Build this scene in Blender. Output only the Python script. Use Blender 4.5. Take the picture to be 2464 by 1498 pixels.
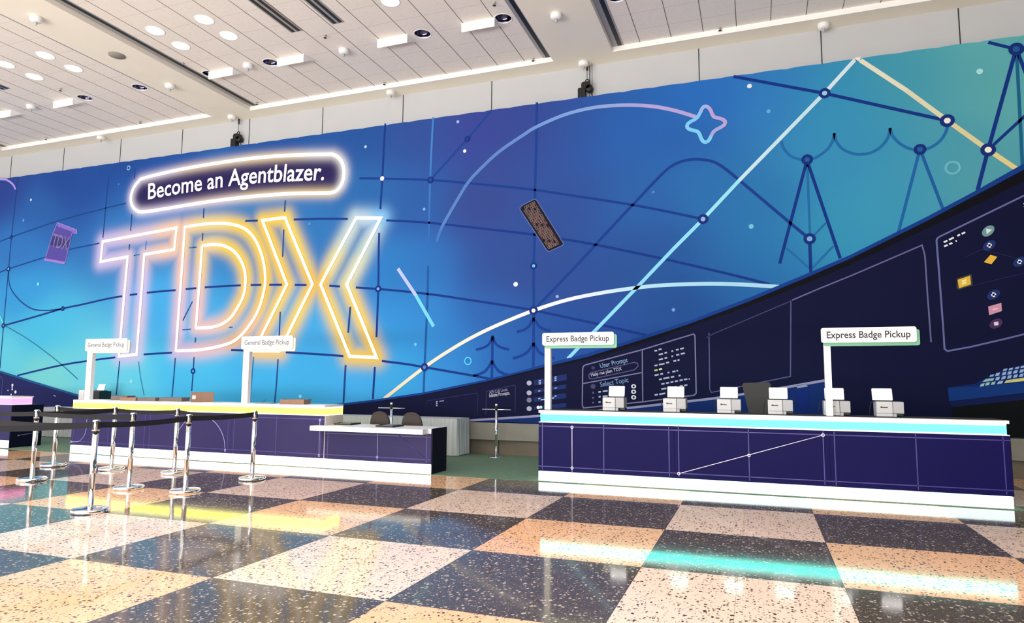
import bpy, bmesh, math, random
import numpy as np
from mathutils import Vector, Matrix
from mathutils.geometry import tessellate_polygon
random.seed(7)
PI = math.pi
for o in list(bpy.data.objects):
    bpy.data.objects.remove(o)
scene = bpy.context.scene
COL = scene.collection

# ------------------------------------------------------------------ camera
IW, IH = 2464, 1498
FOC, YAW, PITCH, ROLL = 1616.508, -0.349944, 0.102768, 0.00714395
CAM = np.array([5.526366, -8.831827, 1.52836])
def cam_axes():
    cy, sy = math.cos(YAW), math.sin(YAW)
    f = np.array([sy*math.cos(PITCH), cy*math.cos(PITCH), math.sin(PITCH)])
    r = np.cross(f, [0, 0, 1]); r /= np.linalg.norm(r); u = np.cross(r, f)
    c, s = math.cos(ROLL), math.sin(ROLL)
    return c*r+s*u, -s*r+c*u, f
AR, AU, AF = cam_axes()
cd = bpy.data.cameras.new('camera'); cam = bpy.data.objects.new('camera', cd); COL.objects.link(cam)
cd.sensor_fit = 'HORIZONTAL'; cd.sensor_width = 36.0; cd.lens = 36.0*FOC/IW
cd.clip_start = 0.05; cd.clip_end = 300
cam.matrix_world = Matrix(((AR[0], AU[0], -AF[0], CAM[0]), (AR[1], AU[1], -AF[1], CAM[1]), (AR[2], AU[2], -AF[2], CAM[2]), (0, 0, 0, 1)))
scene.camera = cam

# ------------------------------------------------------------------ colour management, world, daylight
vs = scene.view_settings
vs.view_transform = 'Standard'; vs.look = 'None'; vs.gamma = 1; vs.exposure = 0.52; vs.use_curve_mapping = False
w = bpy.data.worlds.new('sky_light'); scene.world = w; w.use_nodes = True
bg = w.node_tree.nodes['Background']; bg.inputs[0].default_value = (0.93, 0.97, 1.0, 1); bg.inputs[1].default_value = 1.15

def area(name, loc, rot, sx, sy, power, col=(1, 1, 1)):
    l = bpy.data.lights.new(name, 'AREA'); l.shape = 'RECTANGLE'; l.size = sx; l.size_y = sy
    l.energy = power; l.color = col
    o = bpy.data.objects.new(name, l); o.location = loc; o.rotation_euler = rot; COL.objects.link(o)
    return o
# daylight through the glazed front of the hall, behind and to the left of the camera
area('window_daylight', (-2.0, -17.0, 4.2), (math.radians(88), 0, math.radians(-6)), 22, 6.5, 350, (1.0, 0.985, 0.96))
# added unseen lamp, aimed upward to brighten the ceiling
area('ceiling_uplight_fill', (-1.0, -16.5, 0.35), (math.radians(152), 0, math.radians(-4)), 26, 3.5, 4500, (1.0, 0.975, 0.94))
# added strip lamps brighten the floor, in place of downlight rows out of frame
for yy in (-2.6, -6.2, -9.8):
    l = area('downlight_fill_row', (-1.0, yy, 8.15), (0, 0, 0), 24, 0.5, 235, (1.0, 0.97, 0.93)); l.data.spread = math.radians(110)

# ------------------------------------------------------------------ materials
def srgb(c):
    out = []
    for v in c:
        v = v/255.0
        out.append(v/12.92 if v <= 0.04045 else ((v+0.055)/1.055)**2.4)
    return tuple(out)
MATS = {}
def mat(name, rgb=(200, 200, 200), rough=0.5, metal=0.0, spec=0.5, emit=None, es=1.0, noise=0.0, nscale=30.0, bump=0.0, coat=0.0):
    if name in MATS: return MATS[name]
    m = bpy.data.materials.new(name); m.use_nodes = True
    nt = m.node_tree; b = nt.nodes['Principled BSDF']
    c = srgb(rgb)
    b.inputs['Base Color'].default_value = (*c, 1)
    b.inputs['Roughness'].default_value = rough; b.inputs['Metallic'].default_value = metal
    b.inputs['Specular IOR Level'].default_value = spec
    b.inputs['Coat Weight'].default_value = coat
    tc = nt.nodes.new('ShaderNodeTexCoord')
    nz = nt.nodes.new('ShaderNodeTexNoise'); nz.inputs['Scale'].default_value = nscale; nz.inputs['Detail'].default_value = 4
    nt.links.new(tc.outputs['Object'], nz.inputs['Vector'])
    if noise > 0:
        mx = nt.nodes.new('ShaderNodeMix'); mx.data_type = 'RGBA'
        mx.inputs['A'].default_value = (*[v*(1-noise) for v in c], 1)
        mx.inputs['B'].default_value = (*[min(1, v*(1+noise)) for v in c], 1)
        nt.links.new(nz.outputs['Fac'], mx.inputs['Factor']); nt.links.new(mx.outputs['Result'], b.inputs['Base Color'])
    if bump > 0:
        bp = nt.nodes.new('ShaderNodeBump'); bp.inputs['Strength'].default_value = bump; bp.inputs['Distance'].default_value = 0.01
        nt.links.new(nz.outputs['Fac'], bp.inputs['Height']); nt.links.new(bp.outputs['Normal'], b.inputs['Normal'])
    if emit is not None:
        b.inputs['Emission Color'].default_value = (*emit, 1); b.inputs['Emission Strength'].default_value = es
    MATS[name] = m
    return m

def mat_attr(name, rough=0.7, spec=0.25):
    m = bpy.data.materials.new(name); m.use_nodes = True
    nt = m.node_tree; b = nt.nodes['Principled BSDF']
    a = nt.nodes.new('ShaderNodeAttribute'); a.attribute_name = 'Col'
    nt.links.new(a.outputs['Color'], b.inputs['Base Color'])
    b.inputs['Roughness'].default_value = rough; b.inputs['Specular IOR Level'].default_value = spec
    MATS[name] = m
    return m

def mat_band(name, edge, mid, z0, z1, s, ew=0.18):
    """acrylic light box: LED rows run along its top and bottom edge"""
    m = bpy.data.materials.new(name); m.use_nodes = True
    nt = m.node_tree; b = nt.nodes['Principled BSDF']
    b.inputs['Base Color'].default_value = (*[v*0.25 for v in mid], 1); b.inputs['Roughness'].default_value = 0.5; b.inputs['Specular IOR Level'].default_value = 0.1
    tc = nt.nodes.new('ShaderNodeTexCoord'); sp = nt.nodes.new('ShaderNodeSeparateXYZ')
    nt.links.new(tc.outputs['Object'], sp.inputs[0])
    mr = nt.nodes.new('ShaderNodeMapRange'); mr.inputs['From Min'].default_value = z0; mr.inputs['From Max'].default_value = z1
    nt.links.new(sp.outputs['Z'], mr.inputs['Value'])
    cr = nt.nodes.new('ShaderNodeValToRGB'); e = cr.color_ramp.elements
    e[0].position = 0; e[0].color = (*edge, 1); e[1].position = 1; e[1].color = (*edge, 1)
    for p, c in ((0.10, mid), (0.80, mid)):
        n = cr.color_ramp.elements.new(p); n.color = (*c, 1)
    nt.links.new(mr.outputs['Result'], cr.inputs['Fac']); nt.links.new(cr.outputs['Color'], b.inputs['Emission Color'])
    b.inputs['Emission Strength'].default_value = s
    MATS[name] = m
    return m

def mat_floor():
    m = bpy.data.materials.new('terrazzo_tile'); m.use_nodes = True
    nt = m.node_tree; N = nt.nodes; L = nt.links; b = N['Principled BSDF']
    def mth(op, a, c=None, d=None, clamp=False):
        n = N.new('ShaderNodeMath'); n.operation = op; n.use_clamp = clamp
        for i, v in enumerate((a, c, d)):
            if v is None: continue
            if isinstance(v, (int, float)): n.inputs[i].default_value = v
            else: L.new(v, n.inputs[i])
        return n.outputs[0]
    def mix(f, a, c):
        n = N.new('ShaderNodeMix'); n.data_type = 'RGBA'
        for s, v in (('Factor', f), ('A', a), ('B', c)):
            if isinstance(v, tuple): n.inputs[s].default_value = (*v, 1)
            elif isinstance(v, (int, float)): n.inputs[s].default_value = v
            else: L.new(v, n.inputs[s])
        return n.outputs['Result']
    tc = N.new('ShaderNodeTexCoord'); sp = N.new('ShaderNodeSeparateXYZ'); L.new(tc.outputs['Object'], sp.inputs[0])
    T = 1.524
    X = mth('DIVIDE', sp.outputs['X'], T); Y = mth('DIVIDE', sp.outputs['Y'], T)
    ix = mth('FLOOR', X); iy = mth('FLOOR', Y)
    par = mth('FLOORED_MODULO', mth('ADD', ix, iy), 2.0)
    rowp = mth('FLOORED_MODULO', iy, 2.0)
    # slab noise per half tile
    hx = mth('FLOOR', mth('MULTIPLY', X, 2.0))
    cb = N.new('ShaderNodeCombineXYZ'); L.new(hx, cb.inputs[0]); L.new(iy, cb.inputs[1])
    wn = N.new('ShaderNodeTexWhiteNoise'); L.new(cb.outputs[0], wn.inputs['Vector'])
    # chips
    nz = N.new('ShaderNodeTexNoise'); nz.inputs['Scale'].default_value = 40; nz.inputs['Detail'].default_value = 2
    L.new(tc.outputs['Object'], nz.inputs['Vector'])
    va = N.new('ShaderNodeVectorMath'); va.operation = 'MULTIPLY_ADD'
    L.new(nz.outputs['Color'], va.inputs[0]); va.inputs[1].default_value = (0.035, 0.035, 0); L.new(tc.outputs['Object'], va.inputs[2])
    def chips(scale, lo, hi, seed):
        v = N.new('ShaderNodeTexVoronoi'); v.inputs['Scale'].default_value = scale; v.feature = 'F1'; v.inputs['Randomness'].default_value = 1
        mp = N.new('ShaderNodeMapping'); mp.inputs['Location'].default_value = (seed, seed*1.7, 0); mp.inputs['Scale'].default_value = (1.0, 0.8, 0.001)
        L.new(va.outputs[0], mp.inputs['Vector']); L.new(mp.outputs[0], v.inputs['Vector'])
        sc = N.new('ShaderNodeSeparateXYZ'); L.new(v.outputs['Color'], sc.inputs[0])
        thr = mth('MULTIPLY_ADD', sc.outputs['X'], hi-lo, lo)
        return mth('MULTIPLY', mth('SUBTRACT', thr, v.outputs['Distance']), 12.0, clamp=True), sc.outputs['Y']
    c1, r1 = chips(34, -0.04, 0.46, 3.1)
    c2, r2 = chips(58, -0.02, 0.44, 11.7)
    c3, r3 = chips(75, -0.10, 0.45, 5.3)
    big = N.new('ShaderNodeTexNoise'); big.inputs['Scale'].default_value = 2.2; L.new(tc.outputs['Object'], big.inputs['Vector'])
    orange = mix(wn.outputs['Value'], srgb((226, 172, 126)), srgb((222, 178, 138)))
    pink = mix(wn.outputs['Value'], srgb((216, 188, 172)), srgb((220, 196, 178)))
    light = mix(rowp, orange, pink)
    light = mix(mth('MULTIPLY', big.outputs['Fac'], 0.18), light, srgb((235, 220, 205)))
    light = mix(mth('MULTIPLY', c3, 0.3), light, srgb((176, 146, 126)))
    light = mix(mth('MULTIPLY', c2, 0.85), light, srgb((62, 50, 48)))
    light = mix(mth('MULTIPLY', c1, 0.95), light, srgb((44, 36, 38)))
    dark = mix(big.outputs['Fac'], srgb((68, 62, 58)), srgb((84, 76, 70)))
    dark = mix(mth('MULTIPLY', c3, 0.7), dark, srgb((150, 140, 128)))
    dark = mix(mth('MULTIPLY', c2, 0.8), dark, srgb((42, 38, 38)))
    dark = mix(mth('MULTIPLY', c1, 0.7), dark, srgb((192, 178, 162)))
    col = mix(par, light, dark)
    # joints
    def edge(v, w_):
        f = mth('FRACT', v); d = mth('MINIMUM', f, mth('SUBTRACT', 1.0, f))
        return mth('LESS_THAN', d, w_/T)
    jt = mth('MAXIMUM', edge(X, 0.0022), edge(Y, 0.0022))
    jh = mth('MULTIPLY', edge(mth('ADD', X, 0.5), 0.0014), 0.7)
    col = mix(mth('MAXIMUM', jt, jh), col, srgb((60, 50, 48)))
    L.new(col, b.inputs['Base Color'])
    b.inputs['Roughness'].default_value = 0.085; b.inputs['IOR'].default_value = 1.5; b.inputs['Specular IOR Level'].default_value = 0.27
    rz = N.new('ShaderNodeTexNoise'); rz.inputs['Scale'].default_value = 6; L.new(tc.outputs['Object'], rz.inputs['Vector'])
    L.new(mth('MULTIPLY_ADD', rz.outputs['Fac'], 0.06, 0.045), b.inputs['Roughness'])
    return m

def mat_ceiling_tile():
    m = bpy.data.materials.new('acoustic_ceiling_tile'); m.use_nodes = True
    nt = m.node_tree; N = nt.nodes; L = nt.links; b = N['Principled BSDF']
    tc = N.new('ShaderNodeTexCoord')
    nz = N.new('ShaderNodeTexNoise'); nz.inputs['Scale'].default_value = 26; nz.inputs['Detail'].default_value = 6
    L.new(tc.outputs['Object'], nz.inputs['Vector'])
    mx = N.new('ShaderNodeMix'); mx.data_type = 'RGBA'
    mx.inputs['A'].default_value = (*srgb((232, 226, 220)), 1); mx.inputs['B'].default_value = (*srgb((250, 244, 238)), 1)
    L.new(nz.outputs['Fac'], mx.inputs['Factor'])
    # faint butt joints every 1.22 m, staggered
    sp = N.new('ShaderNodeSeparateXYZ'); L.new(tc.outputs['Object'], sp.inputs[0])
    def mth(op, a, c=None, d=None):
        n = N.new('ShaderNodeMath'); n.operation = op
        for i, v in enumerate((a, c, d)):
            if v is None: continue
            if isinstance(v, (int, float)): n.inputs[i].default_value = v
            else: L.new(v, n.inputs[i])
        return n.outputs[0]
    f = mth('FRACT', mth('DIVIDE', sp.outputs['Y'], 0.61))
    d = mth('MINIMUM', f, mth('SUBTRACT', 1.0, f)); e = mth('MULTIPLY', mth('LESS_THAN', d, 0.008), 0.35)
    m2 = N.new('ShaderNodeMix'); m2.data_type = 'RGBA'; L.new(e, m2.inputs['Factor']); L.new(mx.outputs['Result'], m2.inputs['A'])
    m2.inputs['B'].default_value = (*srgb((150, 140, 132)), 1)
    L.new(m2.outputs['Result'], b.inputs['Base Color']); b.inputs['Roughness'].default_value = 0.9
    MATS['tile'] = m
    return m

M_floor = mat_floor(); M_tile = mat_ceiling_tile()
M_carpet = mat('green_carpet', (92, 118, 96), 0.95, noise=0.22, nscale=9, bump=0.3)
M_wall = mat('grey_wall_panel', (190, 193, 196), 0.7, noise=0.04, nscale=1.5)
M_soffit = mat('cream_soffit_paint', (246, 241, 228), 0.75, noise=0.03, nscale=2)
M_lip = mat('white_trim_paint', (250, 249, 246), 0.5)
M_conc = mat('grey_base_stone', (132, 129, 122), 0.7, noise=0.22, nscale=2.5)
M_conc2 = mat('dark_base_stone', (104, 96, 84), 0.7, noise=0.3, nscale=3)
M_dark = mat('dark_joint', (45, 45, 48), 0.8)
M_black = mat('matte_black', (14, 14, 16), 0.45)
M_alu = mat('grey_slot_frame', (170, 168, 168), 0.4, metal=0.3)
M_white = mat('white_laminate', (240, 240, 240), 0.3)
M_warm = mat('cream_laminate', (226, 214, 206), 0.35)
M_chrome = mat('polished_chrome', (235, 236, 240), 0.06, metal=1.0)
M_rubber = mat('black_rubber', (18, 18, 22), 0.6)
M_belt = mat('black_belt_webbing', (16, 16, 26), 0.75, noise=0.2, nscale=300)
M_navy = mat('purple_counter_panel', (40, 33, 88), 0.5, spec=0.3, noise=0.04, nscale=1.2)
M_navyR = mat('navy_counter_panel', (17, 13, 74), 0.5, spec=0.1, noise=0.05, nscale=1.0)
M_navyE = mat('shaded_navy_end_panel', (8, 7, 34), 0.5, spec=0.15)  # shade on the ends facing right is put into this darker navy
M_line = mat('printed_purple_line', (58, 50, 132), 0.4)
M_linew = mat('printed_white_line', (235, 230, 250), 0.4)
M_card = mat('cardboard', (152, 118, 98), 0.85, noise=0.18, nscale=7)
M_card2 = mat('grey_cardboard', (120, 108, 106), 0.85, noise=0.2, nscale=9)
M_paper = mat('white_paper', (232, 232, 234), 0.7)
M_cloth = mat('white_table_cloth', (186, 193, 198), 0.85, noise=0.06, nscale=5)
M_chair = mat('charcoal_upholstery', (66, 58, 56), 0.85, noise=0.12, nscale=60)
M_prn = mat('white_printer_plastic', (196, 197, 200), 0.4)
M_prn2 = mat('pale_grey_printer_plastic', (172, 174, 178), 0.45)
M_screen = mat('lit_tablet_screen', (240, 240, 240), 0.2, emit=(1, 1, 1), es=1.3)
M_screenb = mat('lit_blue_screen', (200, 215, 245), 0.2, emit=(0.72, 0.84, 1.0), es=0.7)
M_lampon = mat('lit_lamp_lens', (255, 255, 255), 0.4, emit=(1, 0.98, 0.95), es=4.0)
M_refl = mat('mirror_reflector', (88, 88, 120), 0.08, metal=1.0)  # dark reflections of the hall are put into the navy tint
M_green = mat('green_backing_board', (120, 186, 150), 0.4)
M_palegreen = mat('pale_backing_board', (226, 226, 214), 0.4)
M_ink = mat('black_ink', (30, 30, 32), 0.5)
M_ink_washed = mat('washed_out_ink', (96, 96, 100), 0.5)  # ink lightened to imitate lettering washed out by overexposure
CY = mat_band('cyan_light_box', (0.62, 1.0, 0.98), (0.055, 0.92, 0.76), 0.9, 1.038, 3.6)
YE = mat_band('yellow_light_box', (1.0, 1.0, 0.72), (1.0, 0.92, 0.07), 0.9, 1.045, 2.8)
PK = mat_band('pink_light_box', (1.0, 0.72, 0.86), (1.0, 0.28, 0.56), 0.93, 1.09, 1.3)
M_plinC = mat('glowing_plinth_cyan', (240, 250, 250), 0.3, emit=(0.80, 1.0, 1.0), es=1.05)
M_plinY = mat('glowing_plinth_warm', (250, 250, 245), 0.3, emit=(1.0, 0.985, 0.93), es=1.0)
M_print = mat_attr('printed_fabric', 0.75, 0.15)

# ------------------------------------------------------------------ mesh helpers
class MB:
    def __init__(s): s.v = []; s.f = []; s.sm = []
    def add(s, vs_, fs, smooth=False):
        k = len(s.v); s.v += [tuple(v) for v in vs_]
        for f in fs: s.f.append(tuple(i+k for i in f)); s.sm.append(smooth)
        return s
    def box(s, x0, x1, y0, y1, z0, z1, rz=0, c=None):
        v = [(x, y, z) for z in (z0, z1) for y in (y0, y1) for x in (x0, x1)]
        if rz:
            cx, cy = c if c else ((x0+x1)/2, (y0+y1)/2); a, b = math.cos(rz), math.sin(rz)
            v = [(cx+(x-cx)*a-(y-cy)*b, cy+(x-cx)*b+(y-cy)*a, z) for x, y, z in v]
        return s.add(v, [(0, 2, 3, 1), (4, 5, 7, 6), (0, 1, 5, 4), (2, 6, 7, 3), (0, 4, 6, 2), (1, 3, 7, 5)])
    def lathe(s, prof, cx=0, cy=0, n=32, smooth=True, cz=0, caps=True):
        v = []; f = []
        for r, z in prof:
            for i in range(n):
                a = 2*PI*i/n; v.append((cx+r*math.cos(a), cy+r*math.sin(a), cz+z))
        for j in range(len(prof)-1):
            for i in range(n):
                a = j*n+i; b = j*n+(i+1) % n
                f.append((a, b, b+n, a+n))
        s.add(v, f, smooth)
        k = len(s.v)-len(v)
        if caps and prof[0][0] > 1e-6: s.f.append(tuple(k+i for i in range(n))[::-1]); s.sm.append(False)
        if caps and prof[-1][0] > 1e-6: s.f.append(tuple(k+(len(prof)-1)*n+i for i in range(n))); s.sm.append(False)
        return s
    def tube(s, pts, r, n=10, smooth=True):
        P = [Vector(p) for p in pts]; v = []; f = []
        up = Vector((0, 0, 1))
        for i, p in enumerate(P):
            t = (P[min(i+1, len(P)-1)]-P[max(i-1, 0)]).normalized()
            a = t.cross(up)
            if a.length < 1e-3: a = t.cross(Vector((0, 1, 0)))
            a.normalize(); b = t.cross(a)
            for k in range(n):
                th = 2*PI*k/n; v.append(p+a*math.cos(th)*r+b*math.sin(th)*r)
        for i in range(len(P)-1):
            for k in range(n):
                a = i*n+k; b = i*n+(k+1) % n; f.append((a, b, b+n, a+n))
        f.append(tuple(range(n))[::-1]); f.append(tuple((len(P)-1)*n+k for k in range(n)))
        return s.add(v, f, smooth)
    def prism(s, pts, y0, y1):
        """outline given as (x, z), extruded along y"""
        n = len(pts); v = [(x, y0, z) for x, z in pts]+[(x, y1, z) for x, z in pts]
        f = [tuple(range(n)), tuple(range(2*n-1, n-1, -1))]+[(i, i+n, (i+1) % n+n, (i+1) % n) for i in range(n)]
        return s.add(v, f)
    def rbox(s, x0, x1, y0, y1, z0, z1, r, n=5):
        return s.prism(rrect(x0, x1, z0, z1, r, n), y0, y1)
    def build(s, name, m, parent=None, bevel=0, loc=None):
        me = bpy.data.meshes.new(name); me.from_pydata(s.v, [], s.f)
        me.polygons.foreach_set('use_smooth', s.sm)
        bm = bmesh.new(); bm.from_mesh(me); bmesh.ops.recalc_face_normals(bm, faces=bm.faces)
        if bevel:
            es = [e for e in bm.edges if len(e.link_faces) == 2 and e.calc_face_angle(0) > 0.6]
            bmesh.ops.bevel(bm, geom=es, offset=bevel, segments=2, affect='EDGES', profile=0.6)
        bm.to_mesh(me); bm.free()
        me.materials.append(m)
        o = bpy.data.objects.new(name, me); COL.objects.link(o)
        if parent: o.parent = parent
        if loc: o.location = loc
        return o
def rrect(x0, x1, z0, z1, r, n=5):
    p = []
    for cx, cz, a0 in ((x1-r, z0+r, -PI/2), (x1-r, z1-r, 0), (x0+r, z1-r, PI/2), (x0+r, z0+r, PI)):
        for i in range(n+1):
            a = a0+PI/2*i/n; p.append((cx+r*math.cos(a), cz+r*math.sin(a)))
    return p
def empty(name, loc=(0, 0, 0), rz=0):
    o = bpy.data.objects.new(name, None); o.location = loc; o.rotation_euler = (0, 0, rz); o.empty_display_size = 0.1
    COL.objects.link(o); return o
def tag(o, label, cat, group=None, kind=None):
    o['label'] = label; o['category'] = cat
    if group: o['group'] = group
    if kind: o['kind'] = kind
    return o
def struct(o, label=None):
    o['kind'] = 'structure'
    if label: o['label'] = label
    return o
def dup(root, loc, label=None, rz=None):
    r = root.copy(); COL.objects.link(r); r.location = loc
    if rz is not None: r.rotation_euler = (0, 0, rz)
    if label: r['label'] = label
    for ch in list(root.children):
        c = ch.copy(); COL.objects.link(c); c.parent = r
        for g in list(ch.children):
            d = g.copy(); COL.objects.link(d); d.parent = c
    return r
def text_mesh(body, bold=0.0, spacing=1.0):
    cu = bpy.data.curves.new('t', 'FONT'); cu.body = body; cu.size = 1.0; cu.offset = bold; cu.space_character = spacing
    cu.resolution_u = 3
    o = bpy.data.objects.new('t', cu); COL.objects.link(o)
    dg = bpy.context.evaluated_depsgraph_get(); me = bpy.data.meshes.new_from_object(o.evaluated_get(dg))
    v = [tuple(q.co) for q in me.vertices]; f = [tuple(p.vertices) for p in me.polygons]
    bpy.data.objects.remove(o); bpy.data.meshes.remove(me)
    x0 = min(a[0] for a in v); x1 = max(a[0] for a in v)
    cap = 0.72
    return [((a[0]-x0)/(x1-x0), a[1]/cap) for a in v], f, (x1-x0)/cap    # u in 0..1, v in cap heights, aspect

# ------------------------------------------------------------------ the hall
YW = 4.62; YM = 4.41; ZS = 8.224; ZC = 8.33
K1 = 1.0158                       # points read on z = 8.12 carried to z = ZS
K2 = (ZC-CAM[2])/(8.2-CAM[2])     # points read on z = 8.20 carried to z = ZC
def kx(x, k): return CAM[0]+(x-CAM[0])*k
def ky(y, k): return CAM[1]+(y-CAM[1])*k
XL, XR, YB = -26.0, 16.0, -18.0

struct(MB().box(XL, XR, YB, YW, -0.2, 0.0).build('floor', M_floor), 'polished terrazzo floor of dark grey and pink or tan squares')
struct(MB().box(-16, 8.55, 1.165, YM-0.02, 0.0, 0.006).build('trim_1', M_carpet), 'strip of green carpet behind the counters')
bw = MB().box(XL, XR, YW, YW+0.3, 0.0, 9.2)
struct(bw.build('wall_back', M_wall), 'pale grey panelled wall above the mural')
j = MB()
for i in range(-14, 6):
    x = kx(0.18+2.213*i, K1)
    j.box(x-0.009, x+0.009, YW-0.006, YW+0.01, 7.2, ZS)
struct(j.build('trim_2', M_dark), 'dark vertical joints of the wall panels')
struct(MB().box(XR, XR+0.3, YB, YW, 0, 9.2).build('wall_right', mat('dim_right_wall', (84, 82, 84), 0.8)))
# front of the hall (behind the camera): open glazed bays between columns on the left, solid on the right
struct(MB().box(6.0, XR, YB-0.3, YB, 0, 9.2).build('wall_front', mat('dim_front_wall', (100, 98, 98), 0.8)))
for n_, xx in enumerate((-22, -15, -8, -1, 6)):
    struct(MB().box(xx-0.35, xx+0.35, YB-0.3, YB+0.3, 0, 9.2).build('trim_%d' % (20+n_), M_soffit))
# base ledge under the mural
lb = MB(); lb.box(XL, XR, YM-0.02, YW, 0.30, 0.655)
struct(lb.build('baseboard_back', M_conc), 'grey stone ledge below the mural')
lb = MB()
x = XL
while x < XR:
    lb.box(x+0.006, x+1.19, YM+0.06, YW, 0.0, 0.29); x += 1.2
struct(lb.build('trim_3', M_conc2), 'darker recessed stone blocks below the ledge')

# soffit and beams with recessed bays
bays = [(-24.1, -16.3), (-15.07, -7.27), (-6.07, 1.73), (2.97, 10.77), (12.0, 15.9)]
bays = [(kx(a, K1), kx(b, K1)) for a, b in bays]
YE1 = ky(3.975, K1)
sof = MB(); sof.box(XL, XR, YE1, YW, ZS, ZC+0.3)
prev = XL
for a, b in bays:
    sof.box(prev, a, YB, YE1, ZS, ZC+0.3); prev = b
sof.box(prev, XR, YB, YE1, ZS, ZC+0.3)
struct(sof.build('ceiling', M_soffit), 'smooth cream soffit and beams between the ceiling bays')
lip = MB()
for a, b in bays: lip.box(a, b, YE1-0.012, YE1+0.004, ZS-0.004, ZC+0.02)
struct(lip.build('trim_4', M_lip), 'bright white edge at the wall end of each ceiling bay')

CAN_R = 0.165
cans = [(-5.22, 0.40, 1), (-4.01, 0.40, 1), (-4.01, 1.02, 1), (-5.22, 1.02, 1), (-8.24, 0.40, 1), (-9.46, 0.40, 1), (-8.24, 1.02, 1), (-9.46, 1.02, 1), (-0.41, 1.02, 1),
        (-3.99, 2.21, 0), (-5.62, 2.21, 0), (-7.69, 2.21, 0), (-9.44, 2.21, 0), (-0.39, 2.21, 0), (1.28, 2.21, 0), (3.40, 2.21, 0)]
cans = [(kx(a, K2), ky(b, K2), c) for a, b, c in cans]
SEAM0, SEAM = kx(-5.51, K2), 0.6025*K2
tile = MB(); seam = MB()
for bi, (a, b) in enumerate(bays):
    mine = [c for c in cans if a < c[0] < b]
    rects = [(a, b, YB, YE1)]
    for cx, cy, _ in mine:      # split the sheet around each square that carries a round hole
        h = 0.25; out = []
        for (x0, x1, y0, y1) in rects:
            if x0 < cx-h+1e-6 and x1 > cx+h-1e-6 and y0 < cy-h+1e-6 and y1 > cy+h-1e-6:
                out += [(x0, x1, y0, cy-h), (x0, x1, cy+h, y1), (x0, cx-h, cy-h, cy+h), (cx+h, x1, cy-h, cy+h)]
            else: out.append((x0, x1, y0, y1))
        if len(out) > len(rects):
            rects = out
            n = 32; vs_ = []; fs = []
            for i in range(n):
                an = 2*PI*i/n+PI/4; c_, s_ = math.cos(an), math.sin(an); q = h/max(abs(c_), abs(s_))
                vs_ += [(cx+c_*q, cy+s_*q, ZC), (cx+c_*CAN_R, cy+s_*CAN_R, ZC)]
            for i in range(n):
                k = (i+1) % n; fs.append((2*i, 2*k, 2*k+1, 2*i+1))
            tile.add(vs_, fs)
        else: print('can hole not cut', cx, cy)
    for (x0, x1, y0, y1) in rects:
        tile.add([(x0, y0, ZC), (x1, y0, ZC), (x1, y1, ZC), (x0, y1, ZC)], [(0, 1, 2, 3)])
    k = math.ceil((a-SEAM0)/SEAM)
    while SEAM0+k*SEAM < b-0.1:
        x = SEAM0+k*SEAM
        if x > a+0.22: seam.box(x-0.0065, x+0.0065, YB, YE1-0.012, ZC-0.002, ZC+0.01)
        k += 1
struct(tile.build('ceiling.001', M_tile), 'speckled off-white ceiling tiles inside the bays')
struct(seam.build('trim_5', mat('brown_seam', (112, 102, 96), 0.8)), 'thin dark seams between rows of ceiling tiles')
struct(MB().box(XL, XR, YB, YW, ZC+0.31, ZC+0.5).build('ceiling.002', M_soffit))
# slot diffusers along both long edges of each bay and in pairs in the middle
names = {1: 'far left ceiling bay', 2: 'middle ceiling bay', 3: 'right ceiling bay'}
def diffuser(x, wide, slots, y0, y1, label, grp):
    t = tag(empty('slot_diffuser', (x, (y0+y1)/2, ZC)), label, 'air vent', grp)
    hy = (y1-y0)/2
    MB().box(-wide/2, wide/2, -hy, hy, -0.006, 0.004).build('frame', M_alu, t)
    for sx, sw in slots:
        MB().box(sx-sw/2, sx+sw/2, -hy+0.04, hy-0.02, -0.009, 0).build('slot', M_black, t)  # black strip painted for the shade inside the open slot
for bi in (1, 2, 3):
    a, b = bays[bi]
    nm = names[bi]
    diffuser(a+0.115, 0.23, [(0.04, 0.085)], -10, YE1-0.014, 'long single slot diffuser along the left edge of the %s' % nm, 'edge diffusers')
    diffuser(b-0.115, 0.23, [(0.0, 0.085)], -10, YE1-0.014, 'long single slot diffuser along the right edge of the %s' % nm, 'edge diffusers')
for x, lb_ in ((-2.64, 'twin slot ceiling diffuser left of the pair at the top of the frame'), (-1.70, 'twin slot ceiling diffuser right of the pair at the top of the frame'), (-10.72, 'twin slot ceiling diffuser at the far left edge of the frame')):
    x = kx(x, K2); diffuser(x, 0.27, [(-0.064, 0.07), (0.064, 0.07)], -6, ky(1.33 if x > -5 else 1.25, K2), lb_, 'twin slot diffusers')

# downlights
def make_can(lit):
    t = empty('downlight', (0, 0, ZC))
    MB().lathe([(CAN_R-0.004, 0.02), (CAN_R-0.006, -0.004), (CAN_R+0.012, -0.006), (CAN_R+0.016, 0.0)], n=40, caps=False).build('trim_ring', M_lip, t)
    prof = [(CAN_R-0.003, 0.0)]+[(CAN_R*math.cos(q*PI/2/8)*0.98, 0.16*math.sin(q*PI/2/8)) for q in range(0, 7)]+[(0.055, 0.158)]
    r_ = MB(); r_.lathe(prof, n=40, caps=False)
    r_.build('reflector', M_lip if lit else M_refl, t)
    MB().lathe([(0.001, 0.10), (0.05, 0.105), (0.058, 0.13), (0.058, 0.165)] if not lit else [(0.001, 0.012), (CAN_R-0.012, 0.014), (CAN_R-0.012, 0.03)], n=24).build('lamp', M_lampon if lit else M_prn, t)
    return t
onp = make_can(True); offp = make_can(False)
first = {1: True, 0: True}
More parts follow.
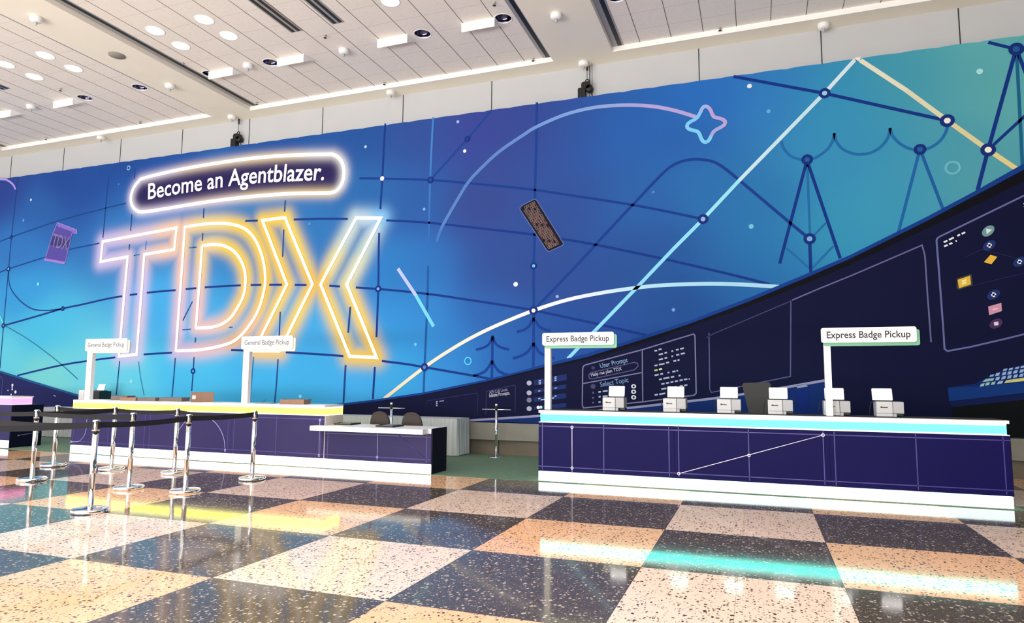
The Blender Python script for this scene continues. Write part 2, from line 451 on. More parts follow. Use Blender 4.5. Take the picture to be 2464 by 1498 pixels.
can_lab = {0: 'lit round downlight, near row of the middle bay, left one', 1: 'lit round downlight, near row of the middle bay, right one',
 2: 'lit round downlight, second row of the middle bay, right one beside the twin slots', 3: 'lit round downlight, second row of the middle bay, left one',
 4: 'lit round downlight in the far left bay, near row, right one', 5: 'lit round downlight in the far left bay, near row, left one',
 6: 'lit round downlight in the far left bay, second row, right one', 7: 'lit round downlight in the far left bay, second row, left one',
 8: 'lit round downlight cut by the top edge of the frame, right of the twin slots',
 9: 'unlit mirrored downlight left of the second white wall washer of the middle bay', 10: 'unlit mirrored downlight touching the leftmost white wall washer of the middle bay',
 11: 'unlit mirrored downlight beside the cream beam in the far left bay', 12: 'unlit mirrored downlight right of the white wall washer in the far left bay',
 13: 'unlit mirrored downlight between the third and fourth white wall washers', 14: 'unlit mirrored downlight beside the right edge slot of the middle bay',
 15: 'unlit mirrored downlight cut by the top edge in the right bay'}
for i, (x, y, lit) in enumerate(cans):
    src = onp if lit else offp
    if first[lit]:
        o = src; o.location = (x, y, ZC); first[lit] = False
        for c_ in o.children: pass
    else: o = dup(src, (x, y, ZC))
    tag(o, can_lab[i], 'ceiling light', 'lit downlights' if lit else 'unlit mirrored downlights')

# wall washers: white wedge boxes below the tiles
wash = [(-5.25, 'leftmost in the middle bay'), (-3.42, 'second from the left in the middle bay'), (-1.01, 'third from the left in the middle bay'), (0.81, 'rightmost in the middle bay'), (-10.06, 'in the far left bay'), (-12.23, 'at the far left edge of the frame')]
wp = None
for x, lb_ in wash:
    x = kx(x, K2); y = ky(2.14, K2)
    if wp is None:
        wp = empty('wall_washer', (x, y, ZC))
        MB().add([(-.34, -.02, 0), (.34, -.02, 0), (.34, -.02, -.15), (-.34, -.02, -.15), (-.34, .0, -.165), (.34, .0, -.165), (-.34, .26, 0), (.34, .26, 0)],
                 [(0, 1, 2, 3), (3, 2, 5, 4), (4, 5, 7, 6), (0, 3, 4, 6), (1, 7, 5, 2), (0, 6, 7, 1)]).build('housing', M_lip, wp)
        MB().box(-.35, .35, -.03, .29, -0.006, 0.004).build('flange', M_lip, wp)
        MB().add([(-.28, .05, -.138), (.28, .05, -.138), (.28, .2, -.045), (-.28, .2, -.045)], [(0, 1, 2, 3)]).build('lens', M_prn2, wp)
        o = wp
    else: o = dup(wp, (x, y, ZC))
    tag(o, 'white wedge shaped wall washer light, '+lb_, 'ceiling light', 'white wall washers')

# pendant detectors and sprinklers
dp = None
det = [(-6.76, -0.79, 1, 'on the cream beam near the top left corner'), (-6.75, 2.21, 1, 'on the cream beam beside the leftmost downlights'), (-11.13, 2.1, 0, 'among the tiles near the left edge'),
       (-4.5, 2.11, 0, 'between the two left wall washers of the middle bay'), (-2.19, 2.23, 0, 'in the centre of the middle bay tiles'), (2.29, 2.27, 1, 'on the cream beam at the top centre'),
       (-6.75, 4.12, 1, 'on the soffit above the left hoist'), (-2.21, 4.16, 1, 'on the soffit between the two hoists'), (2.31, 4.22, 1, 'on the soffit above the right hoist'),
       (6.85, 4.22, 1, 'on the soffit at the top right'), (-11.24, 4.10, 1, 'on the soffit at the far left')]
for x, y, onb, lb_ in det:
    if onb: p = (kx(x, K1), ky(y, K1)-0.02, ZS)
    else: p = (kx(x, K2), ky(y, K2), ZC)
    if dp is None:
        dp = empty('ceiling_sensor', p)
        MB().lathe([(0.095, 0.0), (0.105, -0.012), (0.105, -0.06), (0.085, -0.095), (0.04, -0.105), (0.001, -0.105)], n=28).build('housing', M_white, dp)
        MB().lathe([(0.028, -0.10), (0.024, -0.13), (0.012, -0.165), (0.001, -0.168)], n=16).build('nozzle', M_prn2, dp)
        o = dp
    else: o = dup(dp, p)
    tag(o, 'white round ceiling sensor '+lb_, 'sensor', 'ceiling sensors')
spr = [(-5.77, 1.6, 'left of the leftmost mirrored light'), (-9.5, 1.65, 'in the far left bay, near the small washer'), (-2.21, 1.63, 'below the twin slots'), (-5.7, 3.78, 'at the left end of the middle bay lip'),
       (-9.43, 3.75, 'above the far left soffit edge'), (-2.2, 3.83, 'at the middle of the middle bay lip'), (1.32, 3.86, 'at the right end of the middle bay lip'), (5.04, 3.87, 'in the right bay near its lip'), (1.32, 1.66, 'at the top edge, beside the edge slot'), (-13.01, 3.8, 'near the far left end of the lip')]
sp_ = None
for x, y, lb_ in spr:
    p = (kx(x, K2), ky(y, K2), ZC)
    if sp_ is None:
        sp_ = empty('sprinkler', p)
        MB().lathe([(0.032, 0.0), (0.034, -0.006), (0.012, -0.012), (0.010, -0.045), (0.001, -0.05)], n=16).build('head', M_alu, sp_)
        MB().lathe([(0.001, -0.052), (0.032, -0.054), (0.032, -0.058), (0.001, -0.060)], n=12).build('deflector', M_dark, sp_)
        o = sp_
    else: o = dup(sp_, p)
    tag(o, 'small dark sprinkler head '+lb_, 'sprinkler', 'sprinkler heads')
gd = MB().lathe([(0.001, 0), (0.16, 0.0), (0.165, 0.012), (0.15, 0.014)], n=32).build('ceiling_speaker', mat('grey_grille', (150, 146, 138), 0.7), None, loc=(kx(-6.66, K1), ky(0.77, K1), ZS-0.012))
tag(gd, 'flat round grey speaker grille on the cream beam', 'speaker')

# ------------------------------------------------------------------ the mural
def W(px, py, y=YM):
    d = AR*((px-IW/2)/FOC)+AU*((IH/2-py)/FOC)+AF
    t = (y-CAM[1])/d[1]; p = CAM+d*t
    return (float(p[0]), float(p[2]))
mural = tag(empty('mural_banner', (0, YM, 0.66)), 'huge blue printed wall mural with neon TDX letters and starry sky', 'mural')
MX0, MX1, MZ0, MZ1 = -20.0, 12.0, 0.665, 7.455

bgpts = [((300, 400), (24, 66, 142)), ((250, 430), (26, 70, 148)), ((300, 470), (36, 90, 165)), ((150, 430), (28, 66, 146)), ((10, 450), (36, 62, 142)), ((200, 430), (28, 72, 150)), ((100, 500), (35, 92, 165)), ((50, 600), (42, 112, 188)), ((50, 700), (50, 150, 215)), ((100, 800), (68, 182, 224)), ((0, 870), (95, 200, 225)), ((100, 900), (115, 205, 208)), ((250, 920), (105, 198, 215)),
 ((300, 900), (90, 195, 226)), ((450, 900), (66, 178, 232)), ((650, 920), (58, 165, 226)), ((750, 930), (58, 162, 226)), ((850, 940), (62, 162, 230)), ((380, 740), (62, 160, 222)), ((360, 580), (55, 125, 190)), ((500, 510), (50, 115, 182)), ((300, 540), (48, 118, 188)),
 ((650, 330), (25, 75, 150)), ((400, 360), (25, 74, 150)), ((880, 300), (30, 78, 150)), ((880, 490), (36, 98, 166)), ((950, 640), (40, 120, 192)), ((950, 800), (48, 142, 212)), ((960, 900), (56, 162, 224)), ((780, 560), (42, 110, 178)), ((760, 780), (60, 155, 218)), ((600, 500), (48, 115, 180)),
 ((1000, 300), (42, 74, 148)), ((1000, 500), (38, 85, 160)), ((1010, 640), (40, 105, 180)), ((1000, 760), (46, 128, 202)), ((1100, 850), (44, 122, 200)), ((1060, 900), (50, 140, 212)), ((1150, 300), (52, 65, 145)), ((1150, 500), (48, 66, 138)), ((1200, 640), (42, 72, 145)), ((1180, 760), (40, 92, 170)),
 ((1200, 860), (38, 100, 178)), ((1270, 300), (48, 66, 142)), ((1380, 300), (42, 78, 155)), ((1350, 500), (42, 74, 148)), ((1290, 650), (42, 70, 142)), ((1400, 700), (40, 72, 146)), ((1450, 820), (34, 74, 158)), ((1260, 870), (34, 86, 165)), ((1350, 800), (33, 76, 155)), ((1500, 300), (35, 92, 172)), ((1550, 500), (38, 92, 166)),
 ((1530, 620), (38, 76, 148)), ((1700, 240), (36, 104, 188)), ((1640, 330), (35, 92, 170)), ((1600, 640), (32, 84, 155)), ((1700, 450), (38, 108, 175)), ((1640, 740), (28, 72, 142)), ((1850, 250), (45, 120, 190)), ((1850, 480), (38, 112, 174)), ((1850, 600), (38, 116, 178)), ((1780, 660), (34, 98, 165)), ((2000, 250), (48, 142, 185)),
 ((2000, 400), (50, 138, 188)), ((2000, 550), (50, 148, 185)), ((2100, 350), (52, 144, 185)), ((2200, 200), (62, 150, 176)), ((2200, 420), (60, 150, 185)), ((2350, 200), (84, 164, 174)), ((2400, 130), (95, 174, 180)), ((2300, 350), (72, 154, 176)), ((2350, 420), (84, 160, 172)), ((2440, 250), (96, 174, 176)), ((2100, 480), (55, 150, 188))]
neonpts = [((250, 600), (212, 200, 245)), ((340, 700), (214, 202, 245)), ((310, 850), (205, 205, 248)), ((330, 560), (225, 205, 225)), ((420, 560), (250, 210, 180)), ((435, 640), (246, 205, 190)), ((430, 740), (228, 198, 222)), ((430, 830), (220, 196, 236)), ((500, 845), (240, 202, 215)), ((500, 555), (245, 220, 140)),
 ((600, 560), (245, 212, 75)), ((640, 680), (246, 204, 60)), ((590, 800), (246, 198, 150)), ((480, 600), (245, 215, 150)), ((478, 760), (240, 200, 200)), ((560, 620), (245, 212, 80)), ((590, 700), (246, 208, 100)), ((700, 560), (246, 218, 90)), ((650, 560), (246, 208, 65)), ((760, 685), (246, 200, 66)),
 ((650, 840), (250, 205, 120)), ((700, 740), (246, 214, 100)), ((880, 545), (190, 220, 245)), ((860, 560), (205, 222, 220)), ((820, 640), (240, 226, 150)), ((850, 640), (225, 228, 200)), ((900, 850), (246, 204, 75)), ((850, 740), (246, 214, 100)), ((925, 515), (140, 205, 255)), ((870, 590), (200, 222, 215))]
pillpts = [((320, 480), (232, 228, 252)), ((400, 500), (222, 214, 245)), ((350, 425), (232, 226, 248)), ((520, 480), (238, 222, 216)), ((500, 395), (240, 222, 200)), ((640, 380), (244, 228, 190)), ((640, 470), (240, 224, 190)), ((760, 470), (240, 220, 170)), ((800, 370), (236, 236, 236)), ((828, 410), (240, 244, 250))]
def field(pts, X, Z, power=3.2, sm=0.03):
    num = np.zeros(X.shape+(3,)); den = np.zeros(X.shape)
    for (px, py), c in pts:
        wx, wz = W(px, py); d2 = (X-wx)**2+((Z-wz)*1.25)**2+sm
        wt = d2**(-power/2); num += wt[..., None]*np.array(c, float); den += wt
    return num/den[..., None]
def catmull(P, n=8, closed=False):
    P = [np.array(p, float) for p in P]; out = []; m = len(P)
    rng = range(m) if closed else range(m-1)
    for i in rng:
        g = (lambda k: P[k % m]) if closed else (lambda k: P[max(0, min(m-1, k))])
        p0, p1, p2, p3 = g(i-1), g(i), g(i+1), g(i+2)
        for k in range(n):
            t = k/n; out.append(0.5*((2*p1)+(-p0+p2)*t+(2*p0-5*p1+4*p2-p3)*t*t+(-p0+3*p1-3*p2+p3)*t**3))
    if not closed: out.append(P[-1])
    return [tuple(p) for p in out]
Tn = [(248, 581), (425.6, 548), (420, 600), (348, 612), (329.5, 852.5), (286.8, 856.5), (308, 617.5), (242.7, 629.5), (248, 581)]
Do = [(445.6, 547)]+catmull([(447, 546), (480, 540.5), (513.7, 537.4), (553.8, 538.7), (588.5, 549.4), (611, 571), (626, 600.5), (636, 637), (639, 673), (634.7, 704), (625, 738), (609, 770), (580, 807), (548, 827), (487, 840.5), (428, 843.7)], 6)+[(424, 842), (445.6, 547)]
Di = [(487, 594)]+catmull([(489, 591), (513.7, 588), (537.8, 590.8), (561.8, 602.8), (580.5, 626.9), (589.8, 653.6), (591, 683), (585.8, 712.3), (572.5, 739), (556.4, 763), (535, 779), (508, 787), (474, 789)], 6)+[(472.3, 787), (487, 594)]
X1 = [(631.9, 530), (686.5, 523.4), (752.4, 683.5), (672.5, 844.4), (612, 843.8), (691, 684), (631.9, 530)]
X2 = [(857.5, 524.3), (916.4, 524.8), (835, 684), (906.6, 859.5), (842, 857), (772, 684), (857.5, 524.3)]
NEON = [Tn, Do, Di, X1, X2]
PILL = catmull([(348.7, 428), (431.5, 408.4), (514.3, 393.8), (599.5, 381.7), (694.4, 373.9), (787, 371.4), (803, 372.5), (816, 380.4), (824.7, 393.8), (828.5, 415), (824, 440), (812, 457), (797, 463.5), (770, 464.4), (689.6, 466.4), (592, 474.2), (494.8, 486.4), (397.4, 502.2), (346, 509.5), (329, 506), (319, 494), (315.6, 476.6), (321.3, 454.7), (333, 437.7)], 6, closed=True)
PILL = PILL+[PILL[0]]
def segdist(X, Z, polys):
    d = np.full(X.shape, 1e9)
    for P in polys:
        Q = [W(*p) for p in P]
        for (ax, az), (bx, bz) in zip(Q[:-1], Q[1:]):
            dx, dz = bx-ax, bz-az; l2 = dx*dx+dz*dz+1e-12
            t = np.clip(((X-ax)*dx+(Z-az)*dz)/l2, 0, 1)
            d = np.minimum(d, (X-ax-t*dx)**2+(Z-az-t*dz)**2)
    return np.sqrt(d)
def inside(X, Z, P):
    Q = [W(*p) for p in P]; r = np.zeros(X.shape, bool)
    for (ax, az), (bx, bz) in zip(Q[:-1], Q[1:]):
        if az == bz: continue
        c = ((az > Z) != (bz > Z)) & (X < (bx-ax)*(Z-az)/(bz-az)+ax); r ^= c
    return r
def lin(a):
    a = np.clip(a/255.0, 0, 1); return np.where(a <= 0.04045, a/12.92, ((a+0.055)/1.055)**2.4)
def fabric():
    xs = np.concatenate([np.arange(MX0, -16, 0.2), np.arange(-16, -1.2, 0.035), np.arange(-1.2, MX1+0.01, 0.1)]); zs = np.linspace(MZ0, MZ1, 170)
    X, Z = np.meshgrid(xs, zs)
    c = lin(field(bgpts, X, Z, 5.0, 0.9))
    pin = inside(X, Z, PILL)
    c[pin] = lin(np.array([36, 28, 84.]))
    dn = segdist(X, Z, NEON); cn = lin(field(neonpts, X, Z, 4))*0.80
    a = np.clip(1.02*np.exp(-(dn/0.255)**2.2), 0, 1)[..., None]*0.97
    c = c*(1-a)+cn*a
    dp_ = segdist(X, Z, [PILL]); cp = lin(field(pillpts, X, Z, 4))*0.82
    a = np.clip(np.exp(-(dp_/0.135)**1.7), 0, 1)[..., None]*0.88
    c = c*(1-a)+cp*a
    nx, nz = len(xs), len(zs)
    Zr = Z.copy(); Zr[-1] += 0.018*np.abs(np.sin(xs*PI/0.62))**0.5-0.012    # slack between the top grommets
    co = np.stack([X, np.full(X.shape, 0.0), Zr-0.66], -1).reshape(-1, 3)
    idx = np.arange(nx*nz).reshape(nz, nx)
    q = np.stack([idx[:-1, :-1], idx[:-1, 1:], idx[1:, 1:], idx[1:, :-1]], -1).reshape(-1, 4)
    back = MB()
    me = bpy.data.meshes.new('fabric'); me.from_pydata(co.tolist(), [], q.tolist())
    at = me.color_attributes.new('Col', 'FLOAT_COLOR', 'POINT')
    col = np.concatenate([c.reshape(-1, 3), np.ones((nx*nz, 1))], 1).astype(np.float32)
    at.data.foreach_set('color', col.ravel())
    me.materials.append(M_print)
    o = bpy.data.objects.new('fabric', me); COL.objects.link(o); o.parent = mural
    return o
fabric()
MB().box(MX0, MX1, 0.004, 0.02, 0.02, MZ1-0.70).build('backing_frame', M_dark, mural)

def MASK(X, Z):
    a = np.array([X]); b = np.array([Z])
    if not (-14 < X < -1.0 and Z > 1.2): return False
    return bool(segdist(a, b, NEON)[0] < 0.17 or segdist(a, b, [PILL])[0] < 0.15 or inside(a, b, PILL)[0])
class Art:
    """printed artwork: flat shapes on the plane of the cloth, one colour per face"""
    def __init__(s, y=YM): s.v = []; s.f = []; s.c = []; s.y = y
    def poly(s, P, col, layer=1, wall=False):
        Q = [tuple(p) for p in P] if wall else [W(*p) for p in P]
        tri = tessellate_polygon([[Vector((x, z, 0)) for x, z in Q]])
        k = len(s.v); s.v += [(x, -0.0016*layer, z-0.66) for x, z in Q]
        for t in tri: s.f.append(tuple(k+i for i in t)); s.c.append(srgb(col))
    def line(s, P, width, col, layer=2, smooth=False, wall=False, taper=None, mask=False):
        """col: one colour or one per point"""
        Q = [tuple(p) for p in P] if wall else [W(*p) for p in P]
        cols = list(col) if isinstance(col, list) else [col]*len(Q)
        if smooth and len(Q) > 2:
            n = 7; R = catmull(Q, n); cc = []
            for i in range(len(R)):
                t = i/n; a = min(int(t), len(cols)-1); b = min(a+1, len(cols)-1); f_ = t-a
                cc.append(tuple(cols[a][k]*(1-f_)+cols[b][k]*f_ for k in range(3)))
            Q, cols = R, cc
        if mask:
            R = []; cc = []
            for i in range(len(Q)-1):
                a, b = np.array(Q[i]), np.array(Q[i+1]); m = max(1, int(np.linalg.norm(b-a)/0.09))
                for k in range(m): R.append(a+(b-a)*k/m); cc.append(cols[i])
            R.append(np.array(Q[-1])); cc.append(cols[-1]); Q, cols = R, cc
        Q = [np.array(q) for q in Q]
        closed = np.linalg.norm(Q[0]-Q[-1]) < 1e-6 and len(Q) > 3
        k = len(s.v); h = width/2; n = len(Q)
        for i, q in enumerate(Q):
            a = Q[i-1] if i > 0 else (Q[-2] if closed else None); b = Q[i+1] if i < n-1 else (Q[1] if closed else None)
            ds = []
            if a is not None: e = q-a; ds.append(e/(np.linalg.norm(e)+1e-9))
            if b is not None: e = b-q; ds.append(e/(np.linalg.norm(e)+1e-9))
            t = sum(ds); t = t/(np.linalg.norm(t)+1e-9)
            nn = np.array([-t[1], t[0]])
            m = 1.0
            if len(ds) == 2: m = min(1.9, 1/max(0.3, abs(np.dot(nn, np.array([-ds[0][1], ds[0][0]])))))
            for sg in (-1, 1):
                r = q+nn*h*sg*m; s.v.append((r[0], -0.0016*layer, r[1]-0.66))
        for i in range(n-1):
            if mask and MASK(*(Q[i]+Q[i+1])/2): continue
            s.f.append((k+2*i, k+2*i+2, k+2*i+3, k+2*i+1)); s.c.append(srgb(cols[i]))
    def disc(s, p, r, col, layer=3, n=18, wall=False, sx=1.0):
        x, z = p if wall else W(*p)
        s.poly([(x+sx*r*math.cos(2*PI*i/n), z+r*math.sin(2*PI*i/n)) for i in range(n)], col, layer, True)
    def ring(s, p, r, w_, col, layer=3):
        x, z = W(*p); s.line([(x+r*math.cos(2*PI*i/20), z+r*math.sin(2*PI*i/20)) for i in range(21)], w_, col, layer, wall=True)
    def text(s, body, base, h, col, layer=5, bold=0.0, fill=1.0):
        """base: baseline polyline in picture points, text stretched to its length"""
        uv, F, asp = text_mesh(body, bold)
        Q = [np.array(W(*p)) for p in base]
        L = [0]
        for a, b in zip(Q[:-1], Q[1:]): L.append(L[-1]+np.linalg.norm(b-a))
        k = len(s.v)
        for u, v in uv:
            d = u*L[-1]; i = 0
            while i < len(L)-2 and d > L[i+1]: i += 1
            t = (Q[i+1]-Q[i])/(L[i+1]-L[i]); p = Q[i]+t*(d-L[i]); nn = np.array([-t[1], t[0]])
            p = p+nn*v*h; s.v.append((p[0], -0.0016*layer, p[1]-0.66))
        for f in F: s.f.append(tuple(k+i for i in f)); s.c.append(srgb(col))
    def build(s, name, parent):
        me = bpy.data.meshes.new(name); me.from_pydata(s.v, [], s.f)
        at = me.color_attributes.new('Col', 'FLOAT_COLOR', 'CORNER')
        arr = []
        for p, c in zip(me.polygons, s.c): arr += [c[0], c[1], c[2], 1.0]*len(p.vertices)
        at.data.foreach_set('color', arr); me.materials.append(M_print)
        o = bpy.data.objects.new(name, me); COL.objects.link(o); o.parent = parent
        return o

sky = Art()
DB = (16, 52, 132); DL = (20, 66, 134); FT = (48, 120, 178); MB_ = (26, 92, 158)
G = lambda pts, col=DB, w_=0.05, sm=True: sky.line(pts, w_, col, 2, smooth=sm, mask=True)
# left grid
G([(43, 428), (27.8, 570), (20.8, 646.5), (14, 720), (8.7, 782), (0, 886)], DL, 0.038)
G([(262, 420), (256, 480), (249, 560), (240, 640)], DL, 0.04)
G([(325, 405), (317.5, 515), (312, 587), (303, 700), (288, 868), (280, 949)], DL, 0.038)
G([(333.6, 868.7), (338, 905), (347, 951)], (48, 120, 175), 0.03)
G([(352, 579), (350, 600), (338, 700)], FT, 0.03)
G([(430, 700), (422.5, 851.7), (414, 954)], DL, 0.038)
G([(497, 470), (491, 501), (487, 579), (472, 795), (467.5, 852), (465, 892), (461.4, 940)], DL, 0.038)
G([(687, 470), (686.5, 485.6), (684, 530), (669.7, 854), (661, 968.5)], DL, 0.038)
G([(612, 840), (601, 966)], (40, 110, 170), 0.035)
G([(846, 700), (838, 800), (832.7, 864), (826.6, 968.5)], DL, 0.05)
G([(927.4, 297), (925, 331), (920, 429), (916.8, 480), (912, 575), (910.2, 694.4), (905, 830), (897.2, 960)], DB, 0.05)
G([(1042.6, 282), (1038.6, 353.6), (1035.3, 433), (1033, 520), (1032, 600)], [(60, 120, 196), (62, 122, 196), (58, 112, 186), (52, 105, 180), (40, 100, 180)], 0.05)
G([(1030, 640), (1028.5, 719.5), (1024.6, 817), (1021.7, 883), (1019.4, 943.5)], (26, 84, 158), 0.05)
G([(1292, 246), (1290, 352), (1287, 480), (1285.7, 580), (1284.2, 639), (1284.2, 746.7), (1283.7, 850), (1283, 888)], (22, 60, 140), 0.055)
G([(0, 580.6), (27.8, 570), (86.8, 549), (149.3, 528.5), (260, 499), (303, 489)], DL, 0.038)
G([(0, 655), (20.8, 646.5), (97, 622), (163, 601), (229, 587), (300, 570)], DL, 0.038)
G([(324, 615), (336, 612), (455, 596), (474, 594), (560, 583)], FT, 0.035)
G([(560, 533), (600, 531), (714.5, 527.7), (781.8, 526), (860, 527), (941.6, 530.5), (1032, 535.7), (1152, 548.7), (1260, 561), (1330, 571), (1420, 586), (1497.7, 601.6), (1599, 623), (1729, 653), (1830, 678), (1870, 690)], DB, 0.05)
G([(8.7, 783), (83, 762), (151.7, 742), (194, 733), (270.7, 716), (353.5, 704), (423, 697.6), (513.7, 689.6), (620, 685), (753.8, 685.5), (818, 688.8), (910, 695), (980, 701.4), (1055, 710), (1111, 718.5), (1200, 732), (1282.7, 746), (1340, 758), (1447, 781), (1556.6, 806.5)], DB, 0.05)
G([(41.4, 903), (146, 878.4), (226.5, 865.8), (277.6, 859.4), (336, 853), (414, 848), (520, 842), (600, 843), (679.5, 846.6), (818, 855.6), (919, 868), (980, 875.8), (1021.7, 883), (1140.5, 903.6), (1183, 912)], DB, 0.05)
G([(20.8, 646.5), (24, 688), (45, 719.4), (76.4, 742), (111, 746.5), (151.7, 742)], DL, 0.038)
G([(14, 784), (69.4, 816.7), (139, 868.7), (187.5, 912)], (44, 120, 160), 0.03)
G([(471, 709.6), (440, 771)], DL, 0.035)
G([(439, 793), (474, 791), (560, 787)], (34, 92, 160), 0.035)
G([(1183, 265), (1124.6, 334), (1036, 432.4)], (26, 62, 142), 0.05)
G([(865, 429), (920, 429.4), (1036, 433), (1126, 440.5), (1260, 453.5), (1350, 466), (1540, 496), (1691.7, 527)], (18, 56, 138), 0.05)
# comet, star, beams
cb1, cb2 = (84, 124, 190), (172, 160, 214)
sky.line([(1050.7, 582), (1058, 560), (1069.4, 535), (1106.8, 470), (1126, 439.7), (1152, 410.5), (1201, 365), (1260, 324.4), (1291.6, 304.8), (1359, 276), (1426, 259.3), (1493.7, 253.3), (1561, 255), (1620, 265), (1680, 283)],
         0.075, [(60, 108, 182), (66, 112, 184), cb1, cb1, cb1, (88, 126, 192), (92, 130, 196), (100, 138, 204), (108, 146, 210), (118, 156, 216), (132, 160, 216), (150, 160, 216), cb2, cb2, cb2], 3, smooth=True)
S0 = [(285, 500), (310, 518), (331, 572), (352, 579), (398, 590), (417, 609), (403, 636), (338, 668), (320, 698), (302, 738), (275, 750), (253, 734), (235, 685), (218, 671), (168, 661), (148, 641), (161, 614), (220, 585), (240, 550), (260, 506)]
S0 = [(1600+x/2.852, 80+y/2.852) for x, y in S0]; S0.append(S0[0])
sc_ = [(176, 160, 214)]*6+[(160, 165, 220)]*2+[(120, 200, 240)]*8+[(120, 190, 240)]*2+[(150, 180, 230)]*2+[(176, 160, 214)]
S1 = [tuple((np.array(S0[i])*0.25+np.array(S0[i+1])*0.75)) if k_ else tuple(np.array(S0[i])*0.75+np.array(S0[i+1])*0.25) for i in range(len(S0)-1) for k_ in (0, 1)]
S1.append(S1[0]); sky.line(S1, 0.07, [c_ for c_ in sc_[:20] for k_ in (0, 1)]+[sc_[0]], 4)
sky.line([(2058, 143), (1984, 224), (1778.8, 434), (1691.9, 527), (1621, 598), (1532, 692), (1366, 863)], 0.07, [(205, 228, 238), (190, 226, 240), (150, 222, 245), (140, 218, 248), (134, 212, 246), (138, 214, 246), (140, 214, 246)], 4)
sky.line([(2058, 143), (2064, 141.5), (2070, 143)], 0.07, (222, 228, 220), 4)
sky.line([(2070, 145), (2180, 217), (2279, 290), (2377.4, 360.5), (2448, 408)], 0.08, [(222, 222, 200), (218, 216, 186), (218, 208, 160), (222, 208, 148), (222, 205, 140)], 4)
sky.line([(924.3, 959), (1021.7, 883), (1093.8, 835.4), (1152, 803), (1210.7, 776), (1283.7, 746.8), (1361.7, 722), (1443, 705), (1532, 692), (1605, 685.4), (1727, 682.4), (1850, 688), (1905, 694)],
         0.075, [(226, 216, 190), (228, 220, 198), (230, 224, 208), (232, 228, 216), (234, 234, 228), (236, 240, 240), (228, 236, 244), (208, 228, 244), (176, 220, 244), (168, 218, 242), (165, 214, 240), (165, 214, 240), (165, 214, 240)], 4, smooth=True)
# dark beams right
NV = (12, 48, 130)
G([(1764.8, 184), (1984, 224.5), (2279, 290.4)], NV, 0.06, False)
G([(1284, 746), (1398, 627), (1459, 560), (1540, 474), (1582.7, 429), (1614.8, 400), (1646.8, 386.4), (1678.9, 383), (1711, 387.5), (1736.5, 400), (1779, 433.4), (1901, 536), (1948, 574.4)], (20, 58, 140), 0.055)
CL = (30, 104, 166)
cl = lambda P: [(1600+x/2.852, 80+y/2.852) for x, y in P]
for P in ([(798, 740), (815, 790), (860, 840), (915, 862), (975, 868), (1040, 850), (1110, 800), (1150, 740), (1162, 685)], [(1162, 685), (1175, 740), (1220, 795), (1290, 825), (1345, 830), (1410, 820), (1480, 780), (1530, 715), (1545, 650)], [(1545, 650), (1560, 700), (1610, 755), (1680, 792), (1748, 797), (1820, 785), (1890, 735), (1930, 670), (1940, 615)]):
    G(cl(P), CL, 0.05)
G([(1941, 388), (1882.9, 607.5), (1876, 634)], NV, 0.055, False); G([(1942.5, 388), (2021.7, 621.4)], NV, 0.055, False)
G([(1942, 388), (1949, 568)], CL, 0.04, False); G([(1948, 574), (1951, 654.5)], NV, 0.055, False)
G([(1956, 568), (1987.5, 536)], CL, 0.04, False); G([(1891.4, 596), (1947, 645)], CL, 0.04, False); G([(1955, 644), (2005.7, 591.5)], CL, 0.04, False)
G([(2213, 360), (2165, 546), (2158, 572)], (28, 98, 166), 0.05, False); G([(2214, 360), (2269, 503)], (26, 92, 160), 0.05, False)
G([(2378, 102), (2445, 118.6), (2475, 122)], NV, 0.055, False)
G([(2445, 118), (2377.4, 360.5), (2352, 458)], NV, 0.06, False); G([(2445.7, 119), (2460, 397)], (24, 96, 140), 0.05, False); G([(2446, 119), (2480, 208)], NV, 0.055, False)
G([(2377.4, 360.5), (2480, 266)], NV, 0.05, False)
# fir trees
t3 = lambda P: [(860+x/5.133, 700+y/5.133) for x, y in P]
TR = (18, 58, 142)
for P in ([(1670, 545), (1665, 850), (1660, 1082)], [(1670, 560), (1625, 655), (1550, 700), (1465, 722)], [(1670, 560), (1715, 655), (1790, 700), (1875, 720)], [(1664, 860), (1600, 965), (1530, 1015), (1430, 1045)], [(1664, 860), (1725, 965), (1790, 1012), (1870, 1035)],
          [(2177, 330), (2120, 430), (2050, 480), (1965, 503)], [(2177, 330), (2240, 430), (2310, 470), (2390, 496)], [(2175, 640), (2110, 740), (2030, 795), (1920, 830)], [(2175, 640), (2240, 745), (2320, 795), (2435, 830)]):
    G(t3(P), TR, 0.055)
# stars, rings and nodes
for p, r, c in [((880, 353), .035, (170, 205, 245)), ((1102, 293), .035, (150, 180, 235)), ((1118.5, 363.4), .04, (225, 235, 255)), ((920, 429.4), .055, (225, 225, 250)), ((1021, 503), .035, (120, 165, 225)), ((1241, 683.6), .05, (240, 245, 250)), ((1341, 713), .035, (150, 165, 225)), ((1620.5, 745), .035, (110, 150, 215)),
                ((1803.4, 207.3), .045, (225, 230, 235)), ((1849.6, 268), .04, (90, 170, 215)), ((2357, 172), .05, (170, 225, 230)), ((1807.6, 544.6), .045, (110, 190, 225)), ((75, 480.6), .04, (190, 205, 240)), ((57, 530), .045, (90, 150, 210)), ((92, 683), .045, (130, 225, 240)), ((1000, 828), .035, (110, 195, 240)), ((316, 917), .05, (150, 215, 235)), ((723, 953), .04, (140, 215, 245)), ((1572, 462), .03, (80, 130, 190)), ((286, 443), .03, (80, 120, 180)), ((745, 538), .035, (80, 140, 195))]:
    sky.disc(p, r, c, 5)
sky.ring((310, 404), .055, .022, (140, 200, 235), 5); sky.ring((1126.2, 868), .075, .026, (80, 200, 240), 5); sky.ring((2292, 403.5), .105, .035, (110, 185, 205), 5)
